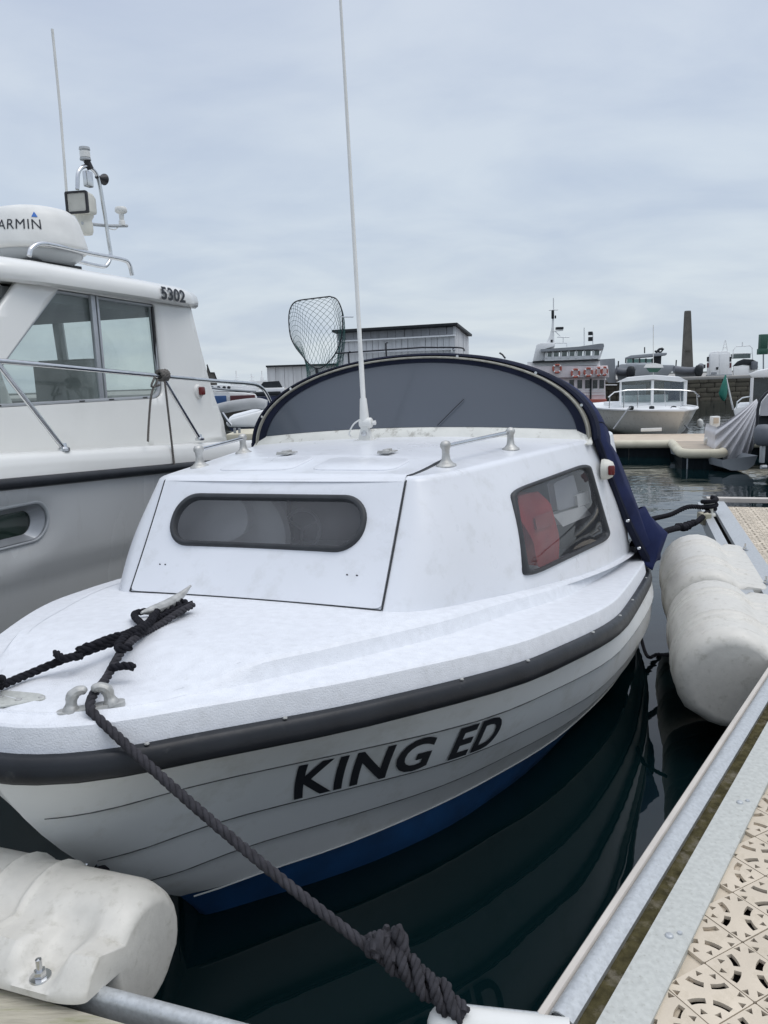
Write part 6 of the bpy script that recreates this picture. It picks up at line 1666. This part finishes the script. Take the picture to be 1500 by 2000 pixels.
mb = MB(); pprism(mb, [(400, 764), (480, 767), (500, 770), (504, 782), (500, 800), (400, 800)], D, 2.5); part(mb, 'hull', 'far_white', b, bevel=.04)
mb = MB(); pbox(mb, 418, 773, 442, 791, D - .05, .08); part(mb, 'blue_cover', 'far_blue', b, bevel=.02)
mb = MB(); pbox(mb, 449, 772, 498, 786, D - .05, .08); part(mb, 'maroon_cover', 'maroon', b, bevel=.02)
mb = MB(); ptube(mb, [(408, 757), (440, 761), (500, 765)], D - .1, .03); part(mb, 'rail', 'far_grey', b)
mb = MB(); pprism(mb, [(398, 754), (430, 752), (505, 757), (505, 765), (398, 762)], D + .2, 1.6); part(mb, 'cabin_top', 'far_white', b)
for x in (414, 427, 438, 447):
    mb = MB(); mb.lathe([(0, -.05), (.04, -.04), (.04, .04), (0, .05)], fp(x, 757, D), 8, axis='Y'); part(mb, 'porthole', 'far_dark', b)
D = 11.5
b = thing_at('rolled_cover_boat', 'white open boat with a rolled grey cover and its bow behind the canopy foot', 'boat', 480, D)
mb = MB(); mb.tube(smoothpath([fp(424, 800, D), fp(455, 793, D), (fp(500, 788, D)), fp(520, 792, D)], 5), .085, 12); part(mb, 'rolled_cover', mat('grey_rolled_cloth', (.36, .37, .375), .7, var=.15, vscale=4), b, 60)
mb = MB(); pprism(mb, [(440, 826), (452, 818), (520, 800), (560, 796), (560, 835), (446, 835)], D - .3, 1.6); part(mb, 'deck', 'far_white', b, bevel=.03)
mb = MB(); ptube(mb, [(434, 806), (445, 822), (452, 830)], D - .4, .022); part(mb, 'rail', 'steel', b)
mb = MB(); pprism(mb, [(446, 835), (560, 834), (560, 860), (470, 858)], D - .25, 1.4); part(mb, 'hull', 'far_navy', b)
D = 10
w2 = thing_at('inner_pontoon', 'short pale pontoon end with posts behind the large cruiser', 'pontoon', 490, D)
mb = MB(); pbox(mb, 440, 846, 560, 868, D, 1.0); part(mb, 'deck', 'farbeige', w2, bevel=.02)
for x in (458, 467):
    mb = MB(); pbox(mb, x - 2, 836, x + 2, 850, D + .1, .05); part(mb, 'post', 'far_grey', w2)
# distant masts and white hulls along the shore on the left
gr_ = 'distant white boats along the shore'
for i, (x, w_, h_, lab) in enumerate(((462, 26, 9, 'distant white boat nearest the cruiser on the far shore'), (492, 24, 8, 'distant white boat in the middle of the far shore gap'), (512, 18, 11, 'distant white boat just left of the low grey shed'))):
    D = 60 + i * 4; b = thing_at('distant_boat', lab, 'boat', x, D, group=gr_)
    mb = MB(); pprism(mb, [(x - w_ / 2, 750 - h_ * .5), (x + w_ / 2, 749 - h_ * .6), (x + w_ / 2 - 3, 756), (x - w_ / 2 + 2, 756)], D, 2); part(mb, 'hull', 'far_white', b)
    mb = MB(); pprism(mb, [(x - w_ / 4, 746), (x - w_ / 5, 750 - h_), (x + w_ / 5, 750 - h_), (x + w_ / 4, 746)], D + .2, 1.5); part(mb, 'cabin', 'far_white', b)
    mb = MB(); ptube(mb, [(x, 742), (x - 1, 724 + (i % 2) * 6)], D + .5, .05); ptube(mb, [(x - 4, 736), (x + 4, 736)], D + .5, .04); part(mb, 'mast', 'far_white', b)
b = thing_at('stone_house', 'small brown stone gable just right of the cruiser cabin', 'building', 415, 62)
mb = MB(); pprism(mb, [(404, 760), (404, 716), (409, 728), (419, 728), (424, 744), (424, 760)], 62, 5); part(mb, 'wall', 'obelisk_stone', b)
mb = MB(); pprism(mb, [(403, 713), (405, 711), (411, 727), (419, 727), (425, 743), (423, 744), (418, 729), (409, 729)], 61.9, 5.2); part(mb, 'roof', 'far_dark', b)
